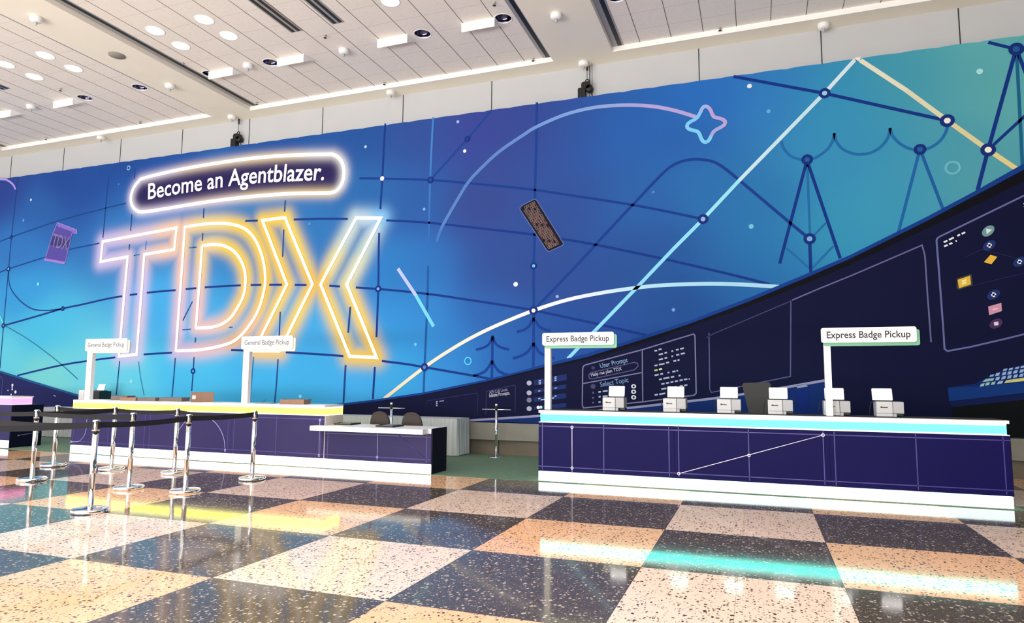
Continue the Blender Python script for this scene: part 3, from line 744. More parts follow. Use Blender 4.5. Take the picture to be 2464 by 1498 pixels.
for p, r, ci in [((1984, 224.5), .1, (150, 200, 225)), ((2279, 290.4), .115, (235, 235, 225)), ((2377.4, 360.5), .115, (240, 238, 220)), ((1942, 384), .1, (30, 90, 160)), ((2213.5, 359.5), .1, (30, 90, 160)), ((2445, 118.6), .115, (30, 90, 150)), ((1948, 574.4), .105, (120, 175, 215)), ((1691.7, 527), .1, (150, 170, 220)), ((1284.3, 639.5), .075, (110, 190, 240)), ((1284, 746.8), .095, (245, 245, 250)),
                 ((1021.7, 883), .09, (90, 120, 200)), ((910.2, 694.6), .08, (120, 165, 220)), ((1036, 433), .08, (35, 75, 150)), ((1125, 334), .07, (24, 60, 140)), ((151.7, 742), .07, (28, 90, 160)), ((8.7, 783), .08, (60, 130, 180)), ((20.8, 646.5), .08, (90, 190, 225)), ((465, 892.3), .075, (70, 150, 215)), ((27.8, 570), .06, (20, 66, 134))]:
    sky.disc(p, r, (14, 44, 120), 5); sky.disc(p, r*0.45, ci, 6)
sky.line([(-12, 428), (0, 431), (17, 433), (31, 443), (38, 455.6)], 0.06, (170, 150, 225), 4, smooth=True)
sky.line([(-8, 745), (0, 761), (7.6, 776.7)], 0.05, (100, 220, 235), 4)
# baton, keyboard and podium that float in the sky
sky.line([(958, 646), (1001, 710), (1044, 785)], 0.08, [(176, 190, 245), (160, 200, 250), (100, 210, 248)], 6)
sky.line([(1001, 710), (1044, 785)], 0.08, (110, 205, 248), 7)
KP = [(1251.4, 499.7), (1257, 494), (1286, 478.8), (1292, 482), (1356, 585), (1354.5, 590), (1321, 605.6), (1316, 602), (1252, 505)]
sky.poly(KP, (22, 22, 34), 5); sky.line(KP+[KP[0]], 0.018, (96, 110, 175), 6)
def bil(a, b, c, d, u, v): return tuple((a[k]*(1-u)+b[k]*u)*(1-v)+(d[k]*(1-u)+c[k]*u)*v for k in (0, 1))
k0 = ((1256, 500), (1286, 484), (1347, 587), (1321, 600))
for i in range(17):
    for jx in range(6):
        if (i*7+jx*3) % 13 == 0: continue
        u0, u1, v0, v1 = (jx+.12)/6, (jx+.84)/6, (i+.12)/17, (i+.82)/17
        q = [bil(*k0, u, v) for u, v in ((u0, v0), (u1, v0), (u1, v1), (u0, v1))]
        q = q+[q[0]]
        sky.line(q, 0.012, (118, 104, 100) if (i+jx) % 3 else (110, 72, 74), 7)
PB = [(139, 535.4), (186, 553), (186, 561.5), (174, 560), (158.5, 629), (155, 634.5), (107.6, 625.7), (112, 615), (128, 562)]
sky.poly(PB, (84, 74, 158), 5); sky.poly([(139, 535.4), (186, 553), (186, 561.5), (140, 545)], (126, 108, 196), 6); sky.poly([(107.6, 625.7), (109, 621), (157, 629.5), (155, 634.5)], (156, 120, 206), 6)
sky.poly([(126, 569), (171, 577), (166, 596), (121, 589)], (62, 54, 118), 6)
sky.line(PB+[PB[0]], 0.022, (150, 130, 212), 7)
sky.text('TDX', [(123.5, 593), (162, 602)], 0.40, (128, 122, 170), 8)
sky.build('printed_sky_art', mural)

neon = Art()
neon.line(PILL, 0.09, (255, 255, 255), 6)
for P in NEON: neon.line(P, 0.08, (255, 255, 255), 6)
neon.build('printed_neon_tubes', mural)
slog = Art()
slog.text('Become an Agentblazer.', catmull([(357, 479.5), (438.8, 464.6), (490, 457), (552, 447.5), (628.7, 439.5), (687, 436.2), (780, 433)], 5), 0.45, (252, 252, 255), 8, bold=0.013)
slog.build('printed_slogan', mural)

con = Art()
BLK, NVY, STR = (5, 5, 20), (8, 12, 52), (14, 58, 138)
bot = MZ0+0.005
def wb(px, py): return W(px, py)
top_edge = [(803.8, 972), (826.6, 969.5), (898, 961.4), (1019.7, 943.5), (1171.7, 912.3), (1249.6, 892.9), (1308, 876), (1414, 850), (1548.4, 807.6), (1656, 772), (1800, 717), (1937, 659.9), (2046.3, 612.9), (2227.6, 522.8), (2353.6, 455.5), (2464, 393), (2560, 340)]
mid_edge = [(700, 986), (805, 977), (898, 966), (1019.7, 948.4), (1171.7, 917), (1308, 883), (1414.5, 858), (1560, 812), (1656, 780), (1800, 726), (1939.5, 668), (2046, 622), (2228.6, 532.4), (2353, 467), (2464, 408), (2560, 356)]
low_edge = [(700, 987), (898, 967), (1019.7, 949.6), (1171.7, 920), (1308, 888), (1443, 858), (1560, 821), (1648, 790), (1800, 737), (1967, 671), (2048, 636), (2231.8, 549.5), (2353, 492), (2464, 436), (2560, 388)]
def down(P): Q = [W(*p) for p in P]; return Q+[(Q[-1][0], bot), (Q[0][0], bot)]
con.poly(down([(700, 984)]+top_edge), STR, 9, True)
con.poly(down(mid_edge), BLK, 10, True)
con.poly(down(low_edge), NVY, 11, True)
# left part of the desk
le = [(-60, 872), (0, 890.6), (39, 903), (100, 922), (141, 934.4), (200, 952), (300, 975)]
con.poly(down(le), (24, 84, 140), 9, True)
con.poly(down([(x, y+5) for x, y in le]), (30, 34, 92), 10, True)
con.line([(-40, 893), (5, 907), (8, 913), (5, 950)], 0.02, (80, 84, 136), 12)
for p, r in [((31.5, 926), .04), ((31, 930.5), .025), ((31, 936), .03), ((20.8, 938.5), .02), ((38.8, 942.5), .045), ((28.5, 948.5), .025)]: con.disc(p, r, (235, 235, 245), 12)
con.line([(130, 951), (136, 952.5)], 0.02, (190, 195, 220), 12)
# lower blue strip and the pale line above it
pale = [(1100, 1013), (1134, 1010.5), (1296, 1000), (1420, 989), (1516, 980.4), (1594, 971.8), (1651, 965.5), (1723, 957), (1850, 938), (2000, 912)]
con.poly(down(pale), (12, 42, 108), 12, True)
con.line(pale, 0.045, (150, 150, 190), 13, smooth=True)
PL = (96, 92, 142)
c8 = lambda P: [(1390+x/4.107, 780+y/4.107) for x, y in P]
con.line(c8([(80, 400), (60, 412), (52, 440), (48, 800), (60, 825), (640, 765), (1150, 700), (1172, 680), (1160, 110), (1145, 96), (640, 250), (80, 400)]), 0.024, (120, 118, 160), 13)
con.line(c8([(640, 250), (645, 762)]), 0.022, (120, 118, 160), 13); con.line(c8([(52, 585), (640, 475)]), 0.022, (120, 118, 160), 13)
con.line(c8([(130, 478), (110, 505), (120, 535), (150, 538), (560, 450), (598, 415), (595, 385), (560, 375), (130, 478)]), 0.02, (82, 78, 128), 13)
con.text('User Prompt', c8([(228, 432), (500, 372)]), 0.098, (128, 160, 200), 14, bold=0.008)
con.text('Help me plan TDX', c8([(137, 515), (440, 452)]), 0.07, (200, 205, 225), 14)
con.text('Select Topic', c8([(228, 617), (507, 568)]), 0.10, (110, 146, 190), 14, bold=0.008)
con.disc(c8([(155, 430)])[0], .035, (60, 60, 100), 13); con.disc(c8([(155, 612)])[0], .05, (72, 66, 104), 13)
for y in (675, 725, 773): con.disc(c8([(155, y)])[0], .022, (84, 80, 120), 13)
for y in (612, 665, 720):
    p = c8([(555, y)])[0]; con.disc(p, .042, (225, 228, 240), 13, sx=1.15); con.disc(p, .022, (20, 22, 60), 14)
def dash(P, wd=0.03, col=(170, 176, 205)):
    con.line(c8(P), wd, col, 14)
for a, b in (((208, 668), (232, 664)), ((250, 662), (298, 655)), ((210, 716), (230, 713)), ((250, 711), (298, 706)), ((208, 768), (230, 765)), ((250, 763), (282, 758)),
             ((760, 262), (788, 258)), ((802, 250), (830, 243)), ((803, 299), (845, 290)), ((860, 284), (885, 277)), ((928, 266), (945, 262)), ((973, 254), (1000, 247)), ((1015, 243), (1050, 235)), ((803, 349), (845, 341)), ((860, 335), (886, 329)), ((928, 316), (945, 313)), ((975, 304), (1005, 297)), ((1020, 293), (1060, 284)),
             ((760, 408), (790, 403)), ((805, 398), (860, 387)), ((875, 381), (905, 374)), ((948, 364), (975, 358)), ((988, 354), (1008, 350)), ((762, 503), (802, 496)), ((818, 492), (845, 487)), ((890, 478), (908, 474)), ((936, 468), (968, 462)), ((978, 460), (993, 456)),
             ((805, 545), (835, 539)), ((848, 536), (908, 524)), ((922, 521), (955, 515)), ((998, 508), (1018, 504)), ((828, 590), (860, 584)), ((873, 581), (905, 575)), ((918, 572), (948, 566)), ((962, 563), (992, 557)), ((1008, 554), (1040, 548)), ((1052, 545), (1085, 539)), ((1098, 540), (1108, 538)),
             ((828, 640), (878, 631)), ((963, 618), (980, 615)), ((1010, 610), (1040, 605)), ((1052, 604), (1085, 598)), ((762, 698), (795, 692)), ((808, 690), (868, 680))):
    dash([a, b])
dash([(760, 456), (792, 450)], col=(200, 205, 130)); dash([(805, 446), (835, 439)], col=(225, 230, 190))
# small panels at its far end
con.line([(1026, 973), (1028, 964), (1148, 945), (1151, 948), (1149, 998)], 0.018, (34, 36, 84), 13)
con.line([(1170, 996), (1171, 941), (1238, 926), (1241, 929), (1240, 992)], 0.018, (44, 44, 94), 13)
con.text('API Call Limit:', [(1178.7, 947.2), (1223, 939.6)], 0.065, (150, 152, 185), 14)
con.text('Infinite Prompts.', [(1178.7, 955.4), (1228, 948.2)], 0.075, (205, 208, 228), 14)
for y_, l1, l2 in ((966, 4, 4), (970.5, 3, 3), (975.3, 4, 0)):
    con.line([(1050, y_), (1054, y_-.5)], 0.025, (170, 176, 205), 13)
con.line([(1058, 965), (1069, 963.5)], 0.02, (150, 156, 190), 13)
for y_ in (921, 944.5, 962, 982.5): con.disc((1274, y_), .05, (168, 172, 200) if y_ != 962 else (120, 118, 148), 13, sx=1.1)
for a, b, c, d in (((1286, 914), (1364, 899), (1364, 914), (1286, 927)), ((1286, 937), (1363, 924), (1363, 934), (1286, 945)), ((1285, 956), (1363, 945), (1363, 957), (1285, 967)), ((1285, 978), (1363, 969), (1363, 979), (1285, 985))):
    con.poly([a, b, c, d], (24, 44, 104), 13)
for dy in (0, 4, 8): con.line([(1297, 915.5+dy), (1302.5, 914.5+dy)], 0.02, (190, 200, 225), 14); con.line([(1335, 907+dy), (1340, 906+dy)], 0.02, (190, 200, 225), 14)
con.line([(1296, 940.5), (1301, 939.6)], .02, (170, 180, 215), 14); con.line([(1335, 933.4), (1341, 932.5)], .02, (170, 180, 215), 14)
con.line([(1296, 958.6), (1301, 957.6)], .02, (190, 200, 225), 14); con.line([(1302, 961.5), (1334, 956.5)], .02, (190, 200, 225), 14); con.line([(1335, 952.6), (1340, 951.8)], .02, (190, 200, 225), 14)
con.disc((1296, 979.6), .035, (240, 240, 250), 14); con.disc((1302.5, 979), .03, (220, 222, 240), 14)
# panel, laptop and chair further right
con.line([(1706, 800), (1707, 860), (1708, 936), (1712, 943.5), (1902, 905), (1903, 722)], 0.02, (84, 86, 132), 13)
con.line([(1700, 812), (1716, 803), (1903, 724)], 0.02, (60, 60, 104), 13)
lap = c8([(1640, 578), (1890, 572), (1906, 590), (1910, 640), (1880, 915), (1700, 915), (1650, 700), (1626, 600)])
con.poly(lap, (82, 77, 78), 15)
sm = lambda P: [(1760+x/5.133, 900+y/5.133) for x, y in P]
con.poly(sm([(805, 140), (930, 118), (942, 150), (948, 320), (905, 540), (840, 540), (810, 300)]), (14, 40, 120), 15)
con.poly(sm([(805, 145), (925, 122), (942, 150), (810, 172)]), (150, 160, 182), 16)
# screen of the desk on the right
c6 = lambda P: [(2140+x/4.682, 400+y/4.682) for x, y in P]
c7 = lambda P: [(2200+x/4.161, 640+y/4.161) for x, y in P]
con.line(c6([(1640, 270), (1517, 330), (560, 795), (535, 815), (528, 840)])+c7([(240, 0), (285, 600), (300, 830), (330, 850), (560, 808), (940, 720), (1099, 680), (1200, 655)]), 0.028, (100, 108, 160), 13)
con.line([(1906, 722), (1972.6, 693.6), (2050.6, 662), (2218, 590)]+c6([(395, 1000), (400, 1040), (430, 1498)])+c7([(140, 425), (165, 760)]), 0.024, (100, 100, 150), 13)
for a, b in (((610, 858), (650, 838)), ((668, 830), (722, 803)), ((762, 786), (792, 770)), ((810, 764), (850, 745)), ((613, 905), (652, 887)), ((670, 880), (705, 864)), ((742, 845), (755, 841)), ((1508, 430), (1540, 415)), ((1512, 462), (1540, 450))):
    con.line(c6([a, b]), 0.03, (225, 230, 245), 14)
def skew(c, rx, ry, sl, col, layer):
    con.poly([(c[0]+rx*math.cos(t), c[1]-ry*math.sin(t)-sl*rx*math.cos(t)) for t in [2*PI*i/28 for i in range(28)]], col, layer)
def plus(c, s_=5.5, col=(238, 242, 255)):
    con.line([(c[0]-s_, c[1]+s_*.35), (c[0]+s_, c[1]-s_*.35)], 0.032, col, 15); con.line([(c[0]-.8, c[1]-s_), (c[0]+.8, c[1]+s_)], 0.032, col, 15)
skew((2376.8, 556), 15, 12.3, .35, (112, 152, 158), 14); con.poly([(2372, 550), (2386, 553), (2373, 564)], (214, 232, 238), 15)
for c in ((2379.6, 590.5), (2452, 630), (2389.7, 709)): skew(c, 15.5, 11.5, .3, (28, 50, 112), 14); plus(c)
con.poly(c6([(1135, 997), (1210, 1022), (1145, 1105), (1060, 1080)]), (226, 184, 64), 14)
con.poly(c6([(758, 1262), (920, 1213), (935, 1340), (775, 1392), (752, 1370)]), (66, 62, 60), 14)
con.poly(c6([(765, 1280), (905, 1232), (915, 1330), (780, 1375)]), (226, 186, 66), 15)
for yy in (1290, 1318): con.line(c6([(812, yy+8), (862, yy-10)]), 0.03, (246, 232, 170), 16)
con.poly(c7([(735, 405), (868, 368), (872, 450), (745, 492)]), (206, 148, 176), 14); con.line(c7([(780, 435), (830, 425)]), 0.025, (240, 200, 215), 15)
skew((2395.5, 778.5), 15.5, 11.5, .25, (78, 48, 96), 14); con.poly(c7([(792, 562), (836, 555), (838, 590), (796, 597)]), (228, 220, 240), 15)
for P in ([(2320, 620), (2360, 600), (2440, 620)], [(2330, 690), (2400, 672), (2475, 655)]): con.line(P, 0.012, (30, 34, 84), 12)
# keyboard slab on the right
con.poly(c7([(330, 1215), (600, 1178), (830, 1060), (1250, 930), (1250, 1100), (1099, 1170), (640, 1225)]), (8, 34, 102), 16)
con.poly(c7([(330, 1215), (640, 1205), (1099, 1160), (1250, 1138), (1250, 1250), (1099, 1275), (345, 1350)]), (10, 52, 122), 17)
con.poly(c7([(345, 1350), (1250, 1255), (1250, 1318), (1099, 1335), (372, 1412)]), (8, 24, 76), 17)
con.poly([W(*p) for p in c7([(372, 1412), (1099, 1335), (1250, 1318)])]+[(W(*c7([(1250, 1318)])[0])[0], bot), (W(*c7([(372, 1412)])[0])[0], bot)], (4, 8, 14), 17, True)
c10 = lambda P: [(2360+x/8.327, 820+y/8.327) for x, y in P]
KC = (146, 176, 214)
def key(x, y, w_=80, h=62, col=KC): con.poly(c10([(x, y), (x+w_*.28, y-h), (x+w_*1.25, y-h-14), (x+w_*.98, y-12)]), col, 18)
for x, y in ((-30, 915), (75, 893), (188, 880), ): key(x, y, 80, 58, (150, 190, 196))
con.poly(c10([(15, 822), (85, 762), (262, 738), (235, 795)]), (140, 184, 188), 18)
con.poly(c10([(305, 866), (345, 805), (440, 792), (415, 850)]), (150, 180, 210), 18)
for x, y in ((275, 790), (395, 772), (512, 756), (632, 740), (750, 725), (868, 708), (985, 690)): key(x, y)
for x, y in ((275, 705), (405, 690), (515, 675), (632, 655), (757, 637), (870, 620), (985, 600)): key(x, y)
for x, y in ((160, 720), (425, 603), (540, 588), (665, 566), (775, 545), (890, 525)): key(x, y, 80, 42)
con.poly(c10([(455, 845), (500, 785), (1000, 712), (1000, 785)]), (196, 202, 128), 18)
con.build('printed_desk_art', mural)

# hoists above the mural
def hoist(x, label, two):
    t = tag(empty('chain_hoist', (x, 4.525, 7.80)), label, 'hoist', 'black chain hoists')
    b_ = MB(); b_.rbox(-0.115, 0.07, -0.06, 0.06, -0.13, 0.02, 0.05); b_.rbox(-0.19, -0.03, -0.055, 0.055, -0.42, -0.10, 0.03)
    b_.build('motor_body', M_black, t)
    MB().lathe([(0.001, -0.06), (0.07, -0.06), (0.075, -0.05), (0.075, 0.05), (0.07, 0.06), (0.001, 0.06)], n=20).build('drum', M_rubber, t).matrix_local = Matrix.Translation((0.05, 0, -0.13)) @ Matrix.Rotation(PI/2, 4, 'X')
    hk = [(0.0+0.04*math.sin(a), 0, 0.045+0.04*math.cos(a)) for a in [PI*2*i/14 for i in range(15)]]
    MB().tube(hk, 0.012, 8).build('hook', M_black, t)
    MB().tube([(0, 0, 0.08), (0.0, 0, ZS-7.80)], 0.006, 6).build('cable', M_dark, t)
    MB().tube([(0.0, 0, ZS-7.80-0.14), (0.0, 0, ZS-7.80-0.001)], 0.02, 8).build('cable_grip', M_black, t)
    if two: MB().tube([(0.11, 0, -0.36), (0.105, 0, ZS-7.80)], 0.006, 6).build('cable', M_dark, t)
    ch = MB()
    for i in range(7): ch.tube([(0.09+0.012*(i % 2), 0, -0.16-i*0.035), (0.10+0.012*(i % 2), 0, -0.195-i*0.035)], 0.012, 6)
    ch.build('chain', M_dark, t)
    MB().lathe([(0.001, -0.05), (0.05, -0.05), (0.05, 0.05), (0.001, 0.05)], n=12, cx=0.06, cz=-0.37).build('clamp', M_black, t)
hoist(kx(-6.83, 1.007), 'black chain hoist at the mural top, left one above the neon letters', False)
hoist(kx(2.33, 1.007), 'black chain hoist at the mural top, right one near the centre', True)

# ------------------------------------------------------------------ counters
def counter_lines(parent, x0, x1, yf, z0, z1, mids, m=M_line):
    l = MB()
    for z in (z0, z1): l.box(x0, x1, yf-0.003, yf, z-0.006, z+0.006)
    for x in mids: l.box(x-0.006, x+0.006, yf-0.003, yf, z0-0.05, z1+0.045)
    return l.build('panel_lines', m, parent)
def path_lines(parent, P, nodes, yf, name='printed_path', m=M_linew, r=0.0055):
    for pts in P:
        MB().tube([(x, yf-0.003, z) for x, z in pts], r, 6).build(name, m, parent)
    for x, z in nodes:
        l = MB()
        ring = [(x+0.018*math.cos(2*PI*i/14), yf-0.004, z+0.018*math.sin(2*PI*i/14)) for i in range(15)]
        l.tube(ring, 0.006, 6).build('printed_node', m, parent)
# right: three modules with cyan light box
RX = [2.305, 4.362, 6.405, 8.45]; YF = 1.24; YBk = 1.80
rc = tag(empty('reception_counter', ((RX[0]+RX[3])/2, 1.52, 0)), 'long navy express counter with glowing cyan band and white plinth', 'counter')
ox = rc.location.x; oy = rc.location.y
def B(*a): # box in counter coordinates
    return (a[0]-ox, a[1]-ox, a[2]-oy, a[3]-oy, a[4], a[5])
for i in range(3):
    a, b = RX[i], RX[i+1]
    MB().box(*B(a, b-0.003, YF, YBk, 0.155, 0.893)).build('front_panel', M_navyR, rc)
    MB().box(*B(a+0.002, b-0.008, YF-0.004, YBk-0.02, 0.006, 0.148)).build('plinth', M_plinC, rc)
    MB().box(*B(a+(0.03 if i == 0 else 0.001), b-(0.03 if i == 2 else 0.003), YF+0.005, YBk-0.03, 0.9, 1.038)).build('light_box', CY, rc)
MB().box(*B(RX[0], RX[3], YF-0.004, YBk, 0.891, 0.901)).build('ledge', M_white, rc)
MB().box(*B(RX[0], RX[3], YF-0.008, YBk+0.02, 1.038, 1.078)).build('countertop', M_white, rc)
MB().box(*B(RX[0]+0.02, RX[3]-0.02, YF+0.06, YBk, 1.078, 1.083)).build('countertop_inlay', M_dark, rc)
MB().box(*B(RX[3]-0.003, RX[3]+0.004, YF, YBk, 0.155, 0.893)).build('end_panel', M_navyE, rc)
vm = []
for i in range(3):
    a, b = RX[i]-ox, RX[i+1]-ox; vm += [a+0.062, (a+b)/2-0.005, b-0.075]
counter_lines(rc, RX[0]-ox, RX[3]-ox, YF-oy, 0.225, 0.835, vm)
path_lines(rc, [[(2.84-ox, 0.83), (2.84-ox, 0.16)], [(4.42-ox, 0.22), (6.33-ox, 0.83)]], [(2.84-ox, 0.83), (2.84-ox, 0.22), (4.42-ox, 0.22), (5.38-ox, 0.52), (6.33-ox, 0.83)], YF-oy)

# left: three tall modules with yellow light box, then the low desk module
LX = [-7.74, -5.68, -3.63, -1.60, 0.485]; YL = 1.20; YLb = 1.74
lc = tag(empty('reception_counter', (-4.67, 1.47, 0)), 'long purple general counter with glowing yellow band and white plinth', 'counter')
ox, oy = -4.67, 1.47
for i in range(3):
    a, b = LX[i], LX[i+1]
    MB().box(*B(a, b-0.003, YL, YLb, 0.165, 0.893)).build('front_panel', M_navy, lc)
    MB().box(*B(a+0.002, b-0.008, YL-0.004, YLb-0.02, 0.006, 0.158)).build('plinth', M_plinY, lc)
    MB().box(*B(a+0.001, b-0.002, YL-0.006, YLb, 0.9, 1.045)).build('light_box', YE, lc)
MB().box(*B(LX[0], LX[3], YL-0.01, YLb+0.01, 1.045, 1.078)).build('countertop', M_white, lc)
MB().box(*B(LX[3]-0.004, LX[3]+0.008, YL+0.002, YLb, 0.165, 0.897)).build('end_panel', M_warm, lc)
vm = []
for i in range(3):
    a, b = LX[i]-ox, LX[i+1]-ox; vm += [a+0.062, (a+b)/2-0.005, b-0.075]
counter_lines(lc, LX[0]-ox, LX[3]-ox, YL-oy, 0.235, 0.835, vm, mat('printed_faint_line', (66, 58, 130), 0.4))
def Lp(px, py):
    d = AR*((px-IW/2)/FOC)+AU*((IH/2-py)/FOC)+AF; t = (YL-CAM[1])/d[1]; p = CAM+d*t
    return (float(p[0])-ox, float(p[2]))
ca = lambda P: [Lp(x/4.107, 820+y/4.107) for x, y in P]
a1 = catmull([ca([(705, 995)])[0]]+ca([(780, 990), (830, 940), (855, 860), (862, 700)]), 6)
a2 = catmull(ca([(1723, 1052), (1728, 990), (1745, 920), (1790, 850), (1850, 785), (1950, 740), (2060, 758), (2150, 830), (2210, 950), (2227, 1080)]), 5)
path_lines(lc, [a1, a2, [Lp(770, 1010), Lp(767.5, 1095)]], [a1[0], a2[0], a2[-1], Lp(770.5, 1010), Lp(768, 1095)], YL-oy, m=mat('printed_lilac_line', (178, 170, 232), 0.4))

ld = tag(empty('registration_desk', (-0.56, 1.47, 0)), 'low white topped desk on purple base joining the yellow banded counter', 'desk')
ox, oy = -0.56, 1.47
MB().box(*B(LX[3]+0.012, LX[4]-0.01, YL, 1.70, 0.165, 0.655)).build('front_panel', M_navy, ld)
MB().box(*B(LX[3]+0.012, LX[4]-0.004, YL-0.004, 1.69, 0.006, 0.158)).build('plinth', M_plinY, ld)
MB().box(*B(LX[4]-0.008, LX[4]+0.012, YL+0.002, 1.74, 0.006, 0.738)).build('end_panel', M_navyE, ld)
MB().box(*B(-1.75, 0.425, 0.985, 1.19, 0.655, 0.735)).box(*B(LX[3]+0.012, LX[4]-0.01, 1.19, 1.76, 0.655, 0.735)).build('desktop', M_white, ld)
counter_lines(ld, LX[3]-ox+0.02, LX[4]-ox-0.012, YL-oy, 0.235, 0.60, [LX[3]+0.08-ox, LX[4]-0.09-ox], mat('printed_faint_line', (66, 58, 130), 0.4))
path_lines(ld, [[(-0.53-ox, 0.64), (-0.53-ox, 0.17)]], [(-0.53-ox, 0.235)], YL-oy, m=MATS['printed_lilac_line'])
path_lines(ld, [[(-0.16-ox, 0.64), (0.40-ox, 0.235)]], [], YL-oy, name='printed_diagonal', m=MATS['printed_faint_line'])

# far left: end of a pink lit counter
pc = tag(empty('reception_counter', (-11.0, 1.62, 0)), 'pink lit counter at the far left edge with shaded dark side panel', 'counter')
ox, oy = -11.0, 1.62
MB().box(*B(-12.6, -9.78, 1.33, 2.02, 0.165, 0.925)).build('front_panel', M_navy, pc)
MB().box(*B(-9.779, -9.76, 1.332, 2.02, 0.006, 0.925)).build('end_panel', M_navyE, pc)
MB().box(*B(-12.6, -9.782, 1.326, 2.0, 0.006, 0.158)).build('plinth', M_plinY, pc)
MB().box(*B(-12.6, -9.80, 1.33, 1.78, 0.93, 1.085)).build('light_box', PK, pc)
MB().box(*B(-12.6, -9.79, 1.325, 1.80, 1.085, 1.11)).build('countertop', mat('pink_white_top', (246, 226, 236), 0.4), pc)
MB().tube([(-9.756-ox, 1.50-oy, 0.26), (-9.756-ox, 1.72-oy, 0.28), (-9.756-ox, 1.98-oy, 0.30)], 0.006, 6).tube([(-9.755-ox, 1.49-oy, 0.26), (-9.755-ox, 1.52-oy, 0.26)], 0.016, 8).build('printed_path', mat('printed_dim_line', (110, 104, 140), 0.5), pc)

# ------------------------------------------------------------------ pickup signs
def sign(x, w_, z0, z1, pw, text, backm, inkm, label, tz=0.5):
    t = tag(empty('pickup_sign', (x, 1.42, 1.083 if x > 0 else 1.078)), label, 'sign', 'badge pickup signs')
    zb = t.location.z
    MB().box(0, pw, -0.04, 0.04, 0, z0-zb+0.01).build('post', M_white, t)
    MB().rbox(-0.03, w_-0.03, -0.075, -0.045, z0-zb, z1-zb, 0.028).build('sign_board', M_white, t)
    MB().rbox(0.0, w_+0.01, -0.044, -0.015, z0-zb-0.045, z1-zb-0.035, 0.028).build('backing_board', backm, t)
    uv, F, asp = text_mesh(text, 0.014)
    tw = w_*0.875; h = 0.094*(tw/1.0)
    l = MB(); l.add([(-0.03+w_*0.062+u*tw, -0.0765, (z0+z1)/2-zb-h*0.42+v*h) for u, v in uv], F)
    me = l.build('lettering', inkm, t)
    return t
sign(2.357, 1.145, 2.088, 2.287, 0.095, 'Express Badge Pickup', M_green, M_ink, 'white Express Badge Pickup sign on the left end of the cyan counter')
sign(6.395, 1.155, 2.08, 2.285, 0.085, 'Express Badge Pickup', M_green, M_ink, 'white Express Badge Pickup sign on the right part of the cyan counter')
sign(-7.68, 1.17, 2.085, 2.335, 0.15, 'General Badge Pickup', M_palegreen, M_ink_washed, 'white General Badge Pickup sign at the left end of the yellow counter')
sign(-3.60, 1.17, 2.085, 2.325, 0.14, 'General Badge Pickup', M_palegreen, M_ink_washed, 'white General Badge Pickup sign at the middle of the yellow counter')

# ------------------------------------------------------------------ badge printers with tablets
def make_printer():
    t = empty('badge_printer')
    MB().box(-0.165, 0.03, -0.13, 0.13, 0.0, 0.20).build('main_body', M_prn, t, bevel=0.008)
    MB().box(0.034, 0.165, -0.125, 0.13, 0.045, 0.20).build('card_hopper', M_prn2, t, bevel=0.008)
    MB().box(0.034, 0.075, -0.12, 0.12, 0.0, 0.043).build('foot', M_prn2, t)
    MB().box(0.078, 0.165, -0.05, 0.12, 0.012, 0.040).build('output_tray', M_black, t)
    MB().box(-0.16, 0.028, -0.1315, -0.13, 0.044, 0.047).build('drawer_seam', M_dark, t)
    l = MB(); l.box(-0.118, -0.03, -0.1325, -0.13, 0.118, 0.130); l.box(-0.115, -0.092, -0.1325, -0.13, 0.128, 0.137)
    l.build('logo', M_ink, t)
    MB().tube([(-0.168, 0.06, 0.19), (-0.20, 0.07, 0.185), (-0.215, 0.08, 0.12), (-0.22, 0.09, 0.015)], 0.005, 8).build('cable', M_dark, t)
    return t
def make_tablet():
    t = empty('tablet')
    MB().box(-0.10, 0.12, -0.08, 0.09, 0.0, 0.014).build('stand_base', M_black, t)
    MB().box(-0.03, 0.03, 0.05, 0.065, 0.014, 0.12).build('stand_arm', M_black, t)
    a = math.radians(-16)
    b = MB().rbox(-0.125, 0.125, -0.006, 0.006, 0.0, 0.168, 0.012).build('casing', M_prn2, t)
    b.matrix_local = Matrix.Translation((0, -0.02, 0.014)) @ Matrix.Rotation(a, 4, 'X')
    s = MB().rbox(-0.119, 0.119, -0.0075, -0.0062, 0.006, 0.162, 0.008).build('screen', M_screen, b)
    return t
pr = make_printer(); tb = make_tablet()
ordn = ['leftmost beside the left Express sign post', 'second from the left', 'third from the left', 'fourth from the left', 'behind the right Express sign post', 'rightmost on the cyan counter']
for i, (x, off) in enumerate([(3.425, .03), (4.345, .01), (5.12, .0), (5.815, -.02), (6.545, -.02), (7.19, -.07)]):
    z = 1.083
    if i == 0: p, q = pr, tb; p.location = (x, 1.62, z); q.location = (x+off, 1.63, z+0.2005)
    else: p = dup(pr, (x, 1.62, z)); q = dup(tb, (x+off, 1.63, z+0.2005))
    tag(p, 'small white badge printer, %s' % (ordn[i] if 'counter' in ordn[i] else ordn[i]+' of six' if 'from' in ordn[i] else ordn[i]), 'printer', 'badge printers on the cyan counter')
    tag(q, 'white lit tablet on a badge printer, %s' % (ordn[i]+' of six' if 'from' in ordn[i] else ordn[i]), 'tablet', 'tablets on the badge printers')

